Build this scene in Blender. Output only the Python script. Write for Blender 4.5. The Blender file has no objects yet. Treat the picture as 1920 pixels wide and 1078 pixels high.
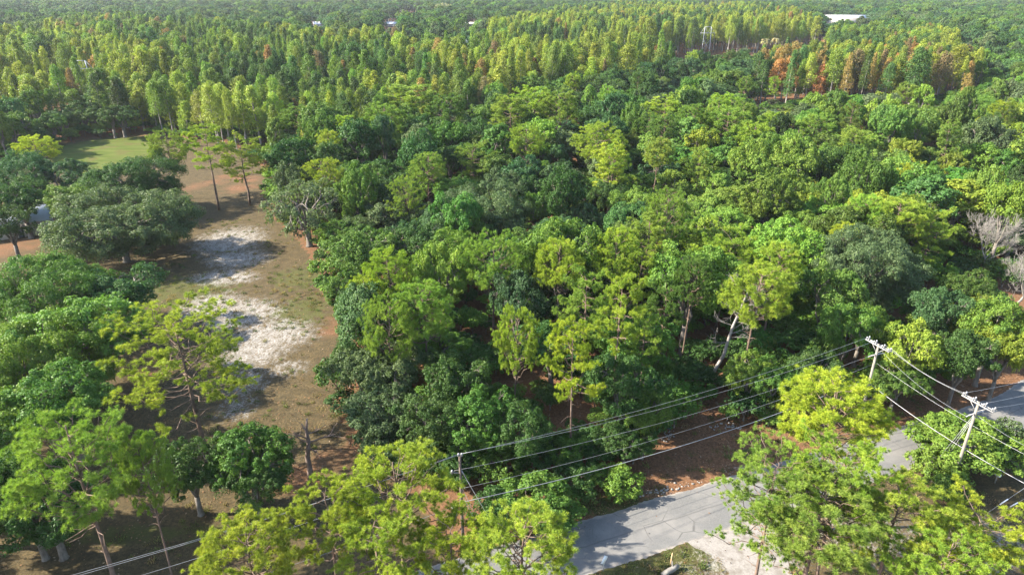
import bpy, math, random
import numpy as np
from mathutils import Vector, Matrix

# ------------------------------------------------------------------ camera, sky, sun, exposure
SC = bpy.context.scene
COL = SC.collection
FPX, CX, CY, H, PITCH = 1281.0, 960.0, 539.0, 50.0, math.radians(24.1)
SP, CP = math.sin(PITCH), math.cos(PITCH)

cam_data = bpy.data.cameras.new('camera')
cam_data.sensor_width = 36.0
cam_data.lens = 36.0 * FPX / 1920.0
cam_data.clip_start = 0.5
cam_data.clip_end = 9000
cam = bpy.data.objects.new('camera', cam_data)
cam.location = (0, 0, H)
cam.rotation_euler = (math.pi / 2 - PITCH, 0, 0)
COL.objects.link(cam)
SC.camera = cam

SUN_EL = math.radians(33)
SUN_AZ = math.radians(-92)           # clockwise from +Y: the sun stands to the left
sun_dir = Vector((math.sin(SUN_AZ) * math.cos(SUN_EL), math.cos(SUN_AZ) * math.cos(SUN_EL), math.sin(SUN_EL)))
world = bpy.data.worlds.new('World')
SC.world = world
world.use_nodes = True
wn = world.node_tree
sky = wn.nodes.new('ShaderNodeTexSky')
sky.sky_type = 'NISHITA'
sky.sun_disc = False
sky.sun_elevation = SUN_EL
sky.sun_rotation = SUN_AZ
sky.air_density = 1.0
sky.dust_density = 1.0
bgn = wn.nodes['Background']
bgn.inputs['Strength'].default_value = 0.125
wn.links.new(sky.outputs['Color'], bgn.inputs['Color'])

sun_data = bpy.data.lights.new('sun', 'SUN')
sun_data.energy = 5.0
sun_data.angle = math.radians(0.6)
sun_data.color = (1.0, 0.91, 0.76)
sun = bpy.data.objects.new('sun', sun_data)
sun.rotation_euler = (-sun_dir).to_track_quat('-Z', 'Y').to_euler()
sun.location = (-60, -20, 90)
COL.objects.link(sun)

SC.view_settings.view_transform = 'Standard'
SC.view_settings.look = 'None'
SC.view_settings.exposure = 2.03
SC.view_settings.gamma = 1.0
SC.view_settings.use_curve_mapping = False
SC.render.engine = 'CYCLES'
SC.cycles.max_bounces = 3
SC.cycles.diffuse_bounces = 2
SC.cycles.glossy_bounces = 1
SC.cycles.transmission_bounces = 2
SC.cycles.transparent_max_bounces = 4
SC.cycles.volume_bounces = 0
SC.cycles.use_denoising = True
SC.cycles.denoising_prefilter = 'NONE'

rng = np.random.default_rng(7)
random.seed(7)


def at(px, py, z=0.0):
    """the point of the horizontal plane z seen at photograph pixel (px, py)"""
    u, v = (px - CX) / FPX, (py - CY) / FPX
    t = (H - z) / (SP + v * CP)
    return np.array([u * t, (CP - v * SP) * t, z])


def depth(p):
    return p[1] * CP + (H - p[2]) * SP


def wpoly(pts, z=0.0):
    return np.array([at(x, y, z)[:2] for x, y in pts])


def inside(P, poly):
    x, y = P[:, 0], P[:, 1]
    res = np.zeros(len(P), bool)
    j = len(poly) - 1
    for i in range(len(poly)):
        xi, yi = poly[i]
        xj, yj = poly[j]
        c = ((yi > y) != (yj > y)) & (x < (xj - xi) * (y - yi) / (yj - yi + 1e-12) + xi)
        res ^= c
        j = i
    return res


# ------------------------------------------------------------------ materials
def new_mat(name):
    m = bpy.data.materials.new(name)
    m.use_nodes = True
    nt = m.node_tree
    for n in list(nt.nodes):
        nt.nodes.remove(n)
    out = nt.nodes.new('ShaderNodeOutputMaterial')
    return m, nt, out


def N(nt, kind, **kw):
    n = nt.nodes.new(kind)
    for k, v in kw.items():
        if k.startswith('i_'):
            key = k[2:]
            key = int(key) if key.isdigit() else key.replace('_', ' ')
            n.inputs[key].default_value = v
        else:
            setattr(n, k, v)
    return n


def math_node(nt, op, a, b=None, clamp=False):
    n = nt.nodes.new('ShaderNodeMath')
    n.operation = op
    n.use_clamp = clamp
    for i, q in enumerate((a, b)):
        if q is None:
            continue
        if isinstance(q, (int, float)):
            n.inputs[i].default_value = q
        else:
            nt.links.new(q, n.inputs[i])
    return n.outputs[0]


def mix_col(nt, fac, a, b, blend='MIX'):
    n = nt.nodes.new('ShaderNodeMix')
    n.data_type = 'RGBA'
    n.blend_type = blend
    for idx, q in ((0, fac), (6, a), (7, b)):
        if isinstance(q, (int, float)):
            n.inputs[idx].default_value = q
        elif isinstance(q, tuple):
            n.inputs[idx].default_value = q if len(q) == 4 else q + (1.0,)
        else:
            nt.links.new(q, n.inputs[idx])
    return n.outputs[2]


def noise(nt, vec, scale, detail=3.0, rough=0.55):
    n = nt.nodes.new('ShaderNodeTexNoise')
    n.inputs['Scale'].default_value = scale
    n.inputs['Detail'].default_value = detail
    n.inputs['Roughness'].default_value = rough
    if vec is not None:
        nt.links.new(vec, n.inputs['Vector'])
    return n.outputs[0]


def ramp(nt, fac, lo, hi):
    n = nt.nodes.new('ShaderNodeMapRange')
    n.inputs['From Min'].default_value = lo
    n.inputs['From Max'].default_value = hi
    n.clamp = True
    nt.links.new(fac, n.inputs['Value'])
    return n.outputs[0]


def leaf_material(name, instanced=False, trans=0.27, spec=0.14):
    m, nt, out = new_mat(name)
    if instanced:
        a = N(nt, 'ShaderNodeAttribute', attribute_type='INSTANCER', attribute_name='tint')
        col = a.outputs['Color']
    else:
        col = N(nt, 'ShaderNodeObjectInfo').outputs['Color']
    info = N(nt, 'ShaderNodeObjectInfo')
    tone = N(nt, 'ShaderNodeAttribute', attribute_type='GEOMETRY', attribute_name='tone').outputs['Fac']
    hsv = N(nt, 'ShaderNodeHueSaturation')
    h1 = math_node(nt, 'MULTIPLY', math_node(nt, 'SUBTRACT', tone, 0.5), -0.05)
    h2 = math_node(nt, 'MULTIPLY', math_node(nt, 'SUBTRACT', info.outputs['Random'], 0.5), 0.03)
    nt.links.new(math_node(nt, 'ADD', math_node(nt, 'ADD', h1, h2), 0.5), hsv.inputs['Hue'])
    nt.links.new(math_node(nt, 'ADD', math_node(nt, 'MULTIPLY', tone, 0.75), 0.62), hsv.inputs['Value'])
    hsv.inputs['Saturation'].default_value = 1.0
    nt.links.new(col, hsv.inputs['Color'])
    c = hsv.outputs['Color']
    p = N(nt, 'ShaderNodeBsdfPrincipled')
    p.inputs['Roughness'].default_value = 0.5
    p.inputs['Specular IOR Level'].default_value = spec
    nt.links.new(c, p.inputs['Base Color'])
    t = N(nt, 'ShaderNodeBsdfTranslucent')
    tc = mix_col(nt, 1.0, c, (1.25, 1.4, 0.6), 'MULTIPLY')
    nt.links.new(tc, t.inputs['Color'])
    mx = N(nt, 'ShaderNodeMixShader')
    mx.inputs[0].default_value = trans
    nt.links.new(p.outputs[0], mx.inputs[1])
    nt.links.new(t.outputs[0], mx.inputs[2])
    nt.links.new(mx.outputs[0], out.inputs['Surface'])
    return m


def plain_material(name, c1, c2, scale=3.0, rough=0.85, stretch=(1, 1, 1), metallic=0.0, bump=0.0):
    m, nt, out = new_mat(name)
    tc = N(nt, 'ShaderNodeTexCoord')
    mp = N(nt, 'ShaderNodeMapping')
    mp.inputs['Scale'].default_value = stretch
    nt.links.new(tc.outputs['Object'], mp.inputs['Vector'])
    f = noise(nt, mp.outputs[0], scale, 4.0, 0.6)
    c = mix_col(nt, ramp(nt, f, 0.3, 0.7), c1, c2)
    p = N(nt, 'ShaderNodeBsdfPrincipled')
    p.inputs['Roughness'].default_value = rough
    p.inputs['Specular IOR Level'].default_value = 0.5 if rough < 0.5 else 0.12
    p.inputs['Metallic'].default_value = metallic
    nt.links.new(c, p.inputs['Base Color'])
    if bump:
        b = N(nt, 'ShaderNodeBump')
        b.inputs['Strength'].default_value = bump
        nt.links.new(f, b.inputs['Height'])
        nt.links.new(b.outputs[0], p.inputs['Normal'])
    nt.links.new(p.outputs[0], out.inputs['Surface'])
    return m


M_LEAF = leaf_material('leaf')
M_LEAF_FAR = leaf_material('leaf_of_far_trees', True)
M_NEEDLE = leaf_material('needle', trans=0.3)
M_NEEDLE_FAR = leaf_material('needle_of_far_trees', True, trans=0.3)
M_BARK = plain_material('oak_bark', (0.078, 0.066, 0.055), (0.187, 0.168, 0.148), 2.5, stretch=(1, 1, .4), bump=.4)
M_PINEBARK = plain_material('pine_bark', (0.070, 0.047, 0.035), (0.203, 0.148, 0.117), 2.2, stretch=(1, 1, .5), bump=.5)
M_CYPBARK = plain_material('cypress_bark', (0.156, 0.136, 0.117), (0.328, 0.304, 0.273), 1.5, stretch=(1, 1, .2))
M_DEAD = plain_material('dead_wood', (0.120, 0.108, 0.096), (0.264, 0.248, 0.228), 2.0)
M_SNAG = plain_material('charred_wood', (0.075, 0.055, 0.048), (0.20, 0.155, 0.135), 2.0)


# ------------------------------------------------------------------ mesh helpers
def make_mesh(name, V, F, mat, tone=None, attrs=None, smooth=False):
    me = bpy.data.meshes.new(name)
    V = np.asarray(V, np.float32)
    F = np.asarray(F, np.int32)
    k = F.shape[1]
    me.vertices.add(len(V))
    me.vertices.foreach_set('co', V.ravel())
    me.loops.add(F.size)
    me.loops.foreach_set('vertex_index', F.ravel())
    me.polygons.add(len(F))
    me.polygons.foreach_set('loop_start', np.arange(0, F.size, k, dtype=np.int32))
    me.update(calc_edges=True)
    me.materials.append(mat)
    if tone is not None:
        a = me.attributes.new('tone', 'FLOAT', 'FACE')
        a.data.foreach_set('value', np.asarray(tone, np.float32))
    for an, av in (attrs or {}).items():
        a = me.attributes.new(an, 'FLOAT', 'POINT')
        a.data.foreach_set('value', np.asarray(av, np.float32))
    if smooth:
        me.polygons.foreach_set('use_smooth', np.ones(len(F), bool))
    return me


class MB:
    """collects quads into one mesh"""
    def __init__(self):
        self.V, self.F, self.n = [], [], 0

    def add(self, V, F):
        self.V.append(np.asarray(V, float))
        self.F.append(np.asarray(F, int) + self.n)
        self.n += len(V)

    def tube(self, path, rad, sides=5, cap=True):
        P = np.asarray(path, float)
        R = np.asarray(rad, float)
        n = len(P)
        T = np.gradient(P, axis=0)
        T /= np.linalg.norm(T, axis=1)[:, None] + 1e-9
        ref = np.array([0.31, 0.95, 0.02]) if abs(T[0, 1]) < 0.85 else np.array([0.95, 0.1, 0.3])
        A = np.cross(T, ref)
        A /= np.linalg.norm(A, axis=1)[:, None] + 1e-9
        B = np.cross(T, A)
        th = np.arange(sides) * 2 * math.pi / sides
        ring = P[:, None, :] + R[:, None, None] * (np.cos(th)[None, :, None] * A[:, None, :] + np.sin(th)[None, :, None] * B[:, None, :])
        V = ring.reshape(-1, 3)
        F = []
        for i in range(n - 1):
            for j in range(sides):
                k = (j + 1) % sides
                F.append((i * sides + j, i * sides + k, (i + 1) * sides + k, (i + 1) * sides + j))
        if cap:
            b = len(V)
            V = np.vstack([V, P[0], P[-1]])
            for j in range(0, sides):
                k = (j + 1) % sides
                e = (n - 1) * sides
                F.append((b, k, j, b))
                F.append((b + 1, e + j, e + k, b + 1))
            F = [f for f in F]
        # degenerate quads (triangles) are written as a thin quad split
        V2, F2 = list(map(tuple, V)), []
        for f in F:
            if len(set(f)) == 3:
                a, q, r, _ = f
                V2.append(tuple((np.array(V2[q]) + np.array(V2[r])) / 2))
                F2.append((a, q, len(V2) - 1, r))
            else:
                F2.append(f)
        self.add(V2, F2)

    def box(self, c, size, rot=None):
        sx, sy, sz = [s / 2 for s in size]
        V = np.array([(x, y, z) for z in (-sz, sz) for y in (-sy, sy) for x in (-sx, sx)], float)
        if rot is not None:
            V = V @ np.array(rot).T
        V = V + np.array(c)
        self.add(V, [(0, 2, 3, 1), (4, 5, 7, 6), (0, 1, 5, 4), (2, 6, 7, 3), (0, 4, 6, 2), (1, 3, 7, 5)])

    def quad(self, a, b, c, d):
        self.add([a, b, c, d], [(0, 1, 2, 3)])

    def mesh(self, name, mat, smooth=False):
        return make_mesh(name, np.vstack(self.V), np.vstack(self.F), mat, smooth=smooth)


def unit(v):
    return v / (np.linalg.norm(v, axis=-1, keepdims=True) + 1e-9)


def leaf_quads(P, Nn, size, aspect=0.55, fold=0.12, r=rng):
    """kite shaped leaves at P facing Nn"""
    n = len(P)
    Nn = unit(Nn)
    T = unit(np.cross(Nn, unit(r.normal(size=(n, 3)))))
    B = np.cross(Nn, T)
    s = size[:, None]
    V = np.empty((n, 4, 3))
    V[:, 0] = P - T * s * 0.5
    V[:, 1] = P + B * s * aspect * 0.5 + T * s * 0.05 + Nn * s * fold
    V[:, 2] = P + T * s * 0.5
    V[:, 3] = P - B * s * aspect * 0.5 + T * s * 0.05 + Nn * s * fold
    F = np.arange(n * 4).reshape(n, 4)
    return V.reshape(-1, 3), F


def blade_quads(P, D, length, width, r=rng):
    """narrow kite blades starting at P along D"""
    n = len(P)
    D = unit(D)
    B = unit(np.cross(D, unit(r.normal(size=(n, 3)))))
    L = length[:, None]
    V = np.empty((n, 4, 3))
    V[:, 0] = P
    V[:, 1] = P + D * L * 0.55 + B * width
    V[:, 2] = P + D * L
    V[:, 3] = P + D * L * 0.55 - B * width
    return V.reshape(-1, 3), np.arange(n * 4).reshape(n, 4)


def blade_tris(P, D, length, width, r=rng):
    """needle bunches: one slim triangle each"""
    n = len(P)
    D = unit(D)
    B = unit(np.cross(D, unit(r.normal(size=(n, 3)))))
    V = np.empty((n, 3, 3))
    V[:, 0] = P - B * width
    V[:, 1] = P + B * width
    V[:, 2] = P + D * length[:, None]
    return V.reshape(-1, 3), np.arange(n * 3).reshape(n, 3)


def rand_dirs(n, r, zmin=-1.0):
    z = r.uniform(zmin, 1, n)
    a = r.uniform(0, 2 * math.pi, n)
    q = np.sqrt(np.clip(1 - z * z, 0, 1))
    return np.stack([q * np.cos(a), q * np.sin(a), z], 1)


def bend(a, b, sag, n, r, wob=0.06):
    t = np.linspace(0, 1, n)[:, None]
    a, b = np.asarray(a, float), np.asarray(b, float)
    L = np.linalg.norm(b - a)
    P = a + (b - a) * t
    P[:, 2] += (sag * L * np.sin(t * math.pi))[:, 0]
    w = r.normal(size=(n, 3)) * wob * L
    w[0] = 0
    w[-1] = 0
    return P + w


# ------------------------------------------------------------------ tree kinds
def oak_meshes(seed, R, h, nl, ns, nleaf, leaf, cb=0.3, low=-0.75, moss=0, mats=(M_BARK, M_LEAF), lobe=0.30, fine=False):
    r = np.random.default_rng(seed)
    zc, rz = h * (1 + cb) / 2, h * (1 - cb) / 2
    flat = rz / R
    ldz = 0.15
    d = rand_dirs(nl * 3, r, low)
    d = d[(d[:, 2] > -0.1) | (r.random(len(d)) < 0.7)]
    # keep lobes apart so that gaps and shadows stay between them
    keep = []
    for q in d:
        if all(np.dot(q, k) < math.cos(1.55 / math.sqrt(nl)) for k in keep) or len(keep) < 3:
            keep.append(q)
        if len(keep) >= nl:
            break
    d = np.array(keep)
    nl = len(d)
    wob = 1 + 0.16 * np.sin(d[:, 0] * 3.1 + seed) + 0.13 * np.sin(d[:, 1] * 4.3 + 2 * seed) + r.normal(0, 0.08, nl)
    rl = R * lobe * r.uniform(0.7, 1.25, nl) * (14.0 / max(nl, 14)) ** 0.33
    rad = (R - rl * 0.7) * wob * np.where(r.random(nl) < 0.18, 0.7, 1.0)
    LC = d * rad[:, None] * np.array([1, 1, (rz - 0.5 * rl.mean()) / R]) + np.array([0, 0, zc])
    LC[:, :2] *= np.where(d[:, 2:3] < -0.2, 0.85, 1.0)
    LC[:, 2] = np.maximum(LC[:, 2], h * 0.1 + rl * 0.45)
    ltone = r.uniform(0.15, 0.85, nl)
    # sub-clumps
    li = np.repeat(np.arange(nl), ns)
    sd = rand_dirs(len(li), r, -0.55)
    sd = unit(sd + 0.35 * d[li])
    SCc = LC[li] + sd * (rl[li] * r.uniform(0.55, 1.08, len(li)))[:, None] * np.array([1, 1, 0.8])
    rs = rl[li] * r.uniform(0.24, 0.44, len(li))
    stone = np.clip(ltone[li] * 0.6 + r.uniform(-0.1, 0.5, len(li)), 0, 1)
    # leaves
    k = np.repeat(np.arange(len(li)), nleaf)
    ld = unit(r.normal(size=(len(k), 3)) + np.array([0, 0, 0.35]))
    P = SCc[k] + ld * (rs[k] * np.cbrt(r.uniform(0.25, 1.25, len(k))))[:, None] * np.array([1, 1, 0.85])
    Nn = 0.6 * ld + 0.45 * sd[k] + 0.2 * np.array([0, 0, 1]) + 0.55 * r.normal(size=(len(k), 3))
    sz = leaf * r.uniform(0.6, 1.35, len(k))
    V, F = leaf_quads(P, Nn, sz, 0.6, r=r)
    tone = np.clip(stone[k] * 0.65 + r.uniform(0, 0.4, len(k)), 0, 1)
    if moss:
        m = int(moss)
        mi = r.integers(0, len(SCc), m)
        mp = SCc[mi] + r.normal(size=(m, 3)) * 0.3
        V2, F2 = blade_quads(mp, np.array([0, 0, -1]) + r.normal(size=(m, 3)) * 0.12, r.uniform(0.5, 1.5, m), 0.07, r)
        F = np.vstack([F, F2 + len(V)])
        V = np.vstack([V, V2])
        tone = np.concatenate([tone, np.full(m, 1.0)])
    Wd = 2 * np.percentile(np.hypot(V[:, 0], V[:, 1]), 97)
    crown = make_mesh('crown', V, F, mats[1], tone)
    # trunk and limbs
    mb = MB()
    tr = 0.028 * h + 0.012 * R
    fork = np.array([0, 0, h * 0.26])
    mb.tube([(0, 0, -0.1), (0.02, 0.01, 0.25), (0.05, -0.03, h * 0.14), fork], [tr * 1.6, tr * 1.15, tr, tr * 0.95], 8)
    nm = max(4, min(8, nl // 4))
    mains = []
    for i in range(nm):
        a = i * 2 * math.pi / nm + r.uniform(-0.3, 0.3)
        e = np.array([math.cos(a) * R * 0.5, math.sin(a) * R * 0.5, zc + R * flat * r.uniform(0.0, 0.35)])
        p = bend(fork - np.array([0, 0, 0.2]), e, 0.12, 6, r, 0.035)
        mb.tube(p, np.linspace(tr * 0.55, tr * 0.24, 6), 6)
        mains.append(p)
    allp = np.vstack(mains)
    for i in range(nl):
        j = np.argmin(np.linalg.norm((allp - LC[i]) * np.array([1, 1, 0.7]), axis=1) + r.uniform(0, 0.3) * R)
        p = bend(allp[j], LC[i] + d[i] * rl[i] * 0.3, 0.05, 5, r, 0.05)
        mb.tube(p, np.linspace(tr * 0.24, tr * 0.05, 5), 4, False)
        if fine:
            for q in range(6):
                e = SCc[i * ns + q % ns]
                mb.tube(bend(p[2 + q % 2], e, 0.04, 4, r, 0.06), np.linspace(tr * 0.09, tr * 0.025, 4), 3, False)
    trunk = mb.mesh('trunk', mats[0], True)
    return trunk, crown, Wd, float(V[:, 2].max())


def pine_meshes(seed, W, h, base, nb, ntw, nblade, blade=0.36, width=0.03, mats=(M_PINEBARK, M_NEEDLE), dome=0):
    """dome=0: open crown of separate sprays; dome=1: closed rounded crown"""
    r = np.random.default_rng(seed)
    mb = MB()
    tr = 0.010 * h + 0.04
    nseg = 9
    tz = np.linspace(-0.1, h * 0.95, nseg)
    wx = np.cumsum(r.normal(0, 0.12, nseg)) * 0.7
    wy = np.cumsum(r.normal(0, 0.12, nseg)) * 0.7
    wx -= wx[0]
    wy -= wy[0]
    TP = np.stack([wx, wy, tz], 1)
    mb.tube(TP, np.linspace(tr * 1.15, tr * 0.25, nseg), 7)
    C, D, S, TN = [], [], [], []
    a = r.uniform(0, 6)
    cz, rz = h * (base + 1) / 2, h * (1 - base) / 2
    for i in range(nb):
        q = ((i + r.uniform(0, 0.9)) / nb)
        a += 2.4 + r.normal(0, 0.35)
        if dome:
            zz = -0.45 + 1.43 * q                            # ends lie on an ellipsoid
            rr = math.sqrt(max(0.0, 1 - zz * zz)) * W * 0.5 * r.uniform(0.75, 1.05)
            e = np.array([math.cos(a) * rr, math.sin(a) * rr, cz + zz * rz * r.uniform(0.88, 1.02)])
            t = np.clip((e[2] - rr * r.uniform(0.45, 0.8)) / h, base * 0.9, 0.95)
        else:
            prof = math.sin(min(1, (q * 0.62 + 0.30)) * math.pi) ** 0.5
            rr = max(0.6, W * 0.5 * prof * r.uniform(0.5, 1.12))
            t = base + (0.97 - base) * q ** 0.85
            e = np.array([math.cos(a) * rr, math.sin(a) * rr, t * h + rr * (0.10 + 0.5 * q + r.normal(0, 0.12))])
        s = np.array([np.interp(t * h, tz, TP[:, 0]), np.interp(t * h, tz, TP[:, 1]), t * h])
        e[:2] += s[:2]
        L = np.linalg.norm(e - s)
        p = bend(s, e, -0.10, 6, r, 0.045)
        mb.tube(p, np.linspace(tr * 0.36 * (1 - 0.4 * q), 0.03, 6), 4, False)
        bt = r.uniform(0.1, 0.75)
        # foliage puffs sit on the outer part of the branch, each a bunch of needle tufts turned to the sky
        n2 = max(2, int(ntw * (0.25 + 0.75 * L / (W * 0.5))))
        for j in range(n2):
            f = (0.45 if not dome else 0.62) + (0.55 if not dome else 0.38) * (j + 0.7) / n2
            k = int(min(4, f * 5))
            o = p[k] + (p[k + 1] - p[k]) * (f * 5 - k)
            aa = a + r.normal(0, 1.0)
            l2 = r.uniform(0.25, 1.0) * (0.35 + 0.085 * W) * (1.15 - 0.35 * f)
            sd = unit(np.array([math.cos(aa), math.sin(aa), r.uniform(0.0, 0.7)]))
            c0 = o + sd * l2
            if j % 2 == 0:
                mb.tube([o, (o + c0) / 2 + np.array([0, 0, -0.05]), c0], [0.035, 0.025, 0.015], 3, False)
            pt = r.uniform(-0.15, 0.25)
            pr = r.uniform(0.20, 0.40)
            for c in range(6):
                C.append(c0 + r.normal(0, 1, 3) * np.array([pr, pr, pr * 0.45]))
                D.append(unit(np.array([0, 0, 1.0]) + 0.35 * sd + r.normal(0, 0.3, 3)))
                S.append(r.uniform(0.7, 1.15))
                TN.append(np.clip(bt * 0.5 + 0.2 + pt + r.uniform(-0.08, 0.12), 0, 1))
    for i in range(7):                                       # dead stubs below the crown
        t = base * r.uniform(0.5, 1.05)
        s = np.array([np.interp(t * h, tz, TP[:, 0]), np.interp(t * h, tz, TP[:, 1]), t * h])
        aa = r.uniform(0, 6.28)
        L = r.uniform(0.7, 2.6)
        mb.tube(bend(s, s + np.array([math.cos(aa), math.sin(aa), r.uniform(-0.2, 0.35)]) * L, 0.05, 4, r, 0.06), [0.06, 0.05, 0.035, 0.015], 3, False)
    C, D, S, TN = np.array(C), np.array(D), np.array(S), np.array(TN)
    k = np.repeat(np.arange(len(C)), nblade)
    bd = unit(D[k] * 0.75 + unit(r.normal(size=(len(k), 3))))
    V, F = blade_tris(C[k] + bd * 0.05, bd, blade * S[k] * r.uniform(0.75, 1.15, len(k)), width, r)
    tone = np.clip(TN[k] + r.uniform(-0.12, 0.22, len(k)), 0, 1)
    crown = make_mesh('crown', V, F, mats[1], tone)
    trunk = mb.mesh('trunk', mats[0], True)
    return trunk, crown, 2 * np.percentile(np.hypot(V[:, 0], V[:, 1]), 96), float(np.percentile(V[:, 2], 99.5))


def cypress_meshes(seed, W, h, base, nc, nleaf, leaf, mats=(M_CYPBARK, M_NEEDLE), branches=True, power=0.62):
    r = np.random.default_rng(seed)
    mb = MB()
    tr = 0.011 * h
    bx, by = r.normal(0, 0.25, 2)
    mb.tube([(0, 0, -0.1), (0, 0, 0.6), (bx * 0.3, by * 0.3, h * 0.3), (bx, by, h * 0.7), (bx, by, h * 0.97)], [tr * 2.0, tr * 1.25, tr, tr * 0.55, tr * 0.1], 6)
    t = base + (1 - base) * r.uniform(0, 1, nc) ** 0.85
    q = (t - base) / (1 - base)
    prof = np.clip((1 - q) ** power, 0, 1) * np.clip(0.55 + q * 2.2, 0, 1)
    a = r.uniform(0, 2 * math.pi, nc)
    lump = 1 + 0.38 * np.sin(3 * a + seed) * np.sin(q * 9 + seed) + 0.12 * np.sin(2 * a + 5 * q)
    rad = W * 0.5 * prof * lump * r.uniform(0.55, 1.1, nc) + 0.15
    C = np.stack([np.cos(a) * rad + bx * t, np.sin(a) * rad + by * t, t * h], 1)
    if branches:
        for i in range(0, nc, 4):
            s = np.array([bx * t[i], by * t[i], t[i] * h - rad[i] * 0.25])
            mb.tube([s, (s + C[i]) / 2, C[i]], [0.06, 0.045, 0.02], 3, False)
    k = np.repeat(np.arange(nc), nleaf)
    out = np.stack([np.cos(a), np.sin(a), np.full(nc, 0.35)], 1)
    ld = unit(r.normal(size=(len(k), 3)))
    cr = (0.10 * W + 0.25) * r.uniform(0.6, 1.2, nc)
    P = C[k] + ld * (cr[k] * np.cbrt(r.uniform(0.1, 1.1, len(k))))[:, None] * np.array([1, 1, 1.25])
    Nn = out[k] * 0.5 + ld * 0.4 + r.normal(size=(len(k), 3)) * 0.55
    V, F = leaf_quads(P, Nn, leaf * r.uniform(0.6, 1.4, len(k)), 0.5, r=r)
    ct = r.uniform(0.1, 0.9, nc)
    tone = np.clip(ct[k] * 0.6 + r.uniform(0, 0.4, len(k)), 0, 1)
    return mb.mesh('trunk', mats[0], True), make_mesh('crown', V, F, mats[1], tone), W, h


def branching(mb, r, p0, d0, L, rad, lev, maxlev, up=0.1, spread=0.6, sides=5):
    n = 5
    P = [np.asarray(p0, float)]
    d = unit(np.asarray(d0, float))
    for i in range(n - 1):
        d = unit(d + r.normal(0, 0.13, 3) + np.array([0, 0, up * 0.12]))
        P.append(P[-1] + d * L / (n - 1))
    P = np.array(P)
    mb.tube(P, np.maximum(np.linspace(rad, rad * 0.5, n), 0.017), max(3, sides - lev), False)
    if lev >= maxlev:
        return
    nc = 4 if lev < maxlev - 1 else 5
    for c in range(nc):
        f = r.uniform(0.35, 1.0) if c else 1.0
        k = min(n - 2, int(f * (n - 1)))
        s = P[k] + (P[k + 1] - P[k]) * (f * (n - 1) - k)
        nd = unit(d + r.normal(0, spread, 3) + np.array([0, 0, up]))
        branching(mb, r, s, nd, L * r.uniform(0.5, 0.75), rad * 0.5 * (1.1 - 0.4 * f), lev + 1, maxlev, up, spread, sides)


# prototypes: (trunk mesh, crown mesh, crown width, height)
BIGOAK = [oak_meshes(11, 11.5, 15.0, 84, 15, 84, 0.285, 0.06, -0.85, lobe=0.36, fine=True), oak_meshes(12, 11.0, 14.0, 84, 15, 84, 0.285, 0.04, -0.85, moss=1500, lobe=0.36, fine=True)]
OAK = [oak_meshes(21 + i, 5.5, 13.0, (30, 38, 42, 28)[i], 14, 60, 0.285, (0.30, 0.4, 0.2, 0.35)[i], -0.8, moss=(0, 500, 0, 0)[i], lobe=0.38, fine=True) for i in range(4)]
SPARSE = [oak_meshes(31, 7.0, 14.0, 40, 9, 20, 0.36, 0.2, -0.8, moss=900, lobe=0.30, fine=True)]
OAKMID = [oak_meshes(41 + i, (5.5, 5.5, 3.9, 6.4, 5.5, 4.5)[i], (13, 13, 15, 12, 13, 13)[i], (24, 30, 24, 30, 26, 20)[i], 12, 34, 0.42, (0.3, 0.4, 0.2, 0.45, 0.45, 0.25)[i], -0.6, lobe=(0.40, 0.36, 0.44, 0.36, 0.46, 0.42)[i]) for i in range(6)]
OAKFAR = []
BUSH = [oak_meshes(61 + i, 2.8, 4.2, 24, 12, 28, 0.26, 0.0, -0.6, lobe=0.42, fine=True) for i in range(2)] + [oak_meshes(64, 5.0, 6.5, 46, 14, 40, 0.28, 0.0, -0.6, lobe=0.36, fine=True)]
PINE = [pine_meshes(71 + i, (9, 10, 8.5, 10.5, 9)[i], (18, 17, 19, 16, 18)[i], (0.5, 0.42, 0.5, 0.45, 0.55)[i], (26, 34, 26, 44, 52)[i], (9, 8, 9, 6, 6)[i], 56, 0.34, 0.019, dome=(0, 0, 0, 1, 1)[i]) for i in range(5)]
PINE += [pine_meshes(76 + i, 13, 18, (0.38, 0.46)[i], (62, 60)[i], 6, 56, 0.35, 0.019, dome=0) for i in range(2)]
PINEMID = [pine_meshes(81 + i, (8.5, 9.5, 8)[i], 18, (0.5, 0.48, 0.55)[i], (32, 38, 36)[i], 6, 26, 0.46, 0.05, dome=(0, 1, 1)[i]) for i in range(3)]
PINEFAR = [pine_meshes(91 + i, 8.5, 18, 0.5, 22, 4, 9, 0.85, 0.14, mats=(M_PINEBARK, M_NEEDLE_FAR), dome=i) for i in range(2)]
CYP = [cypress_meshes(101 + i, (5.2, 6.2, 4.6, 6.6, 5.6, 6.8)[i], (21, 22, 20, 21, 22, 20)[i], (0.28, 0.34, 0.25, 0.38, 0.2, 0.4)[i], (170, 180, 150, 200, 180, 220)[i], 20, 0.48, power=(0.62, 0.5, 0.75, 0.46, 0.7, 0.42)[i]) for i in range(6)]

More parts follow.
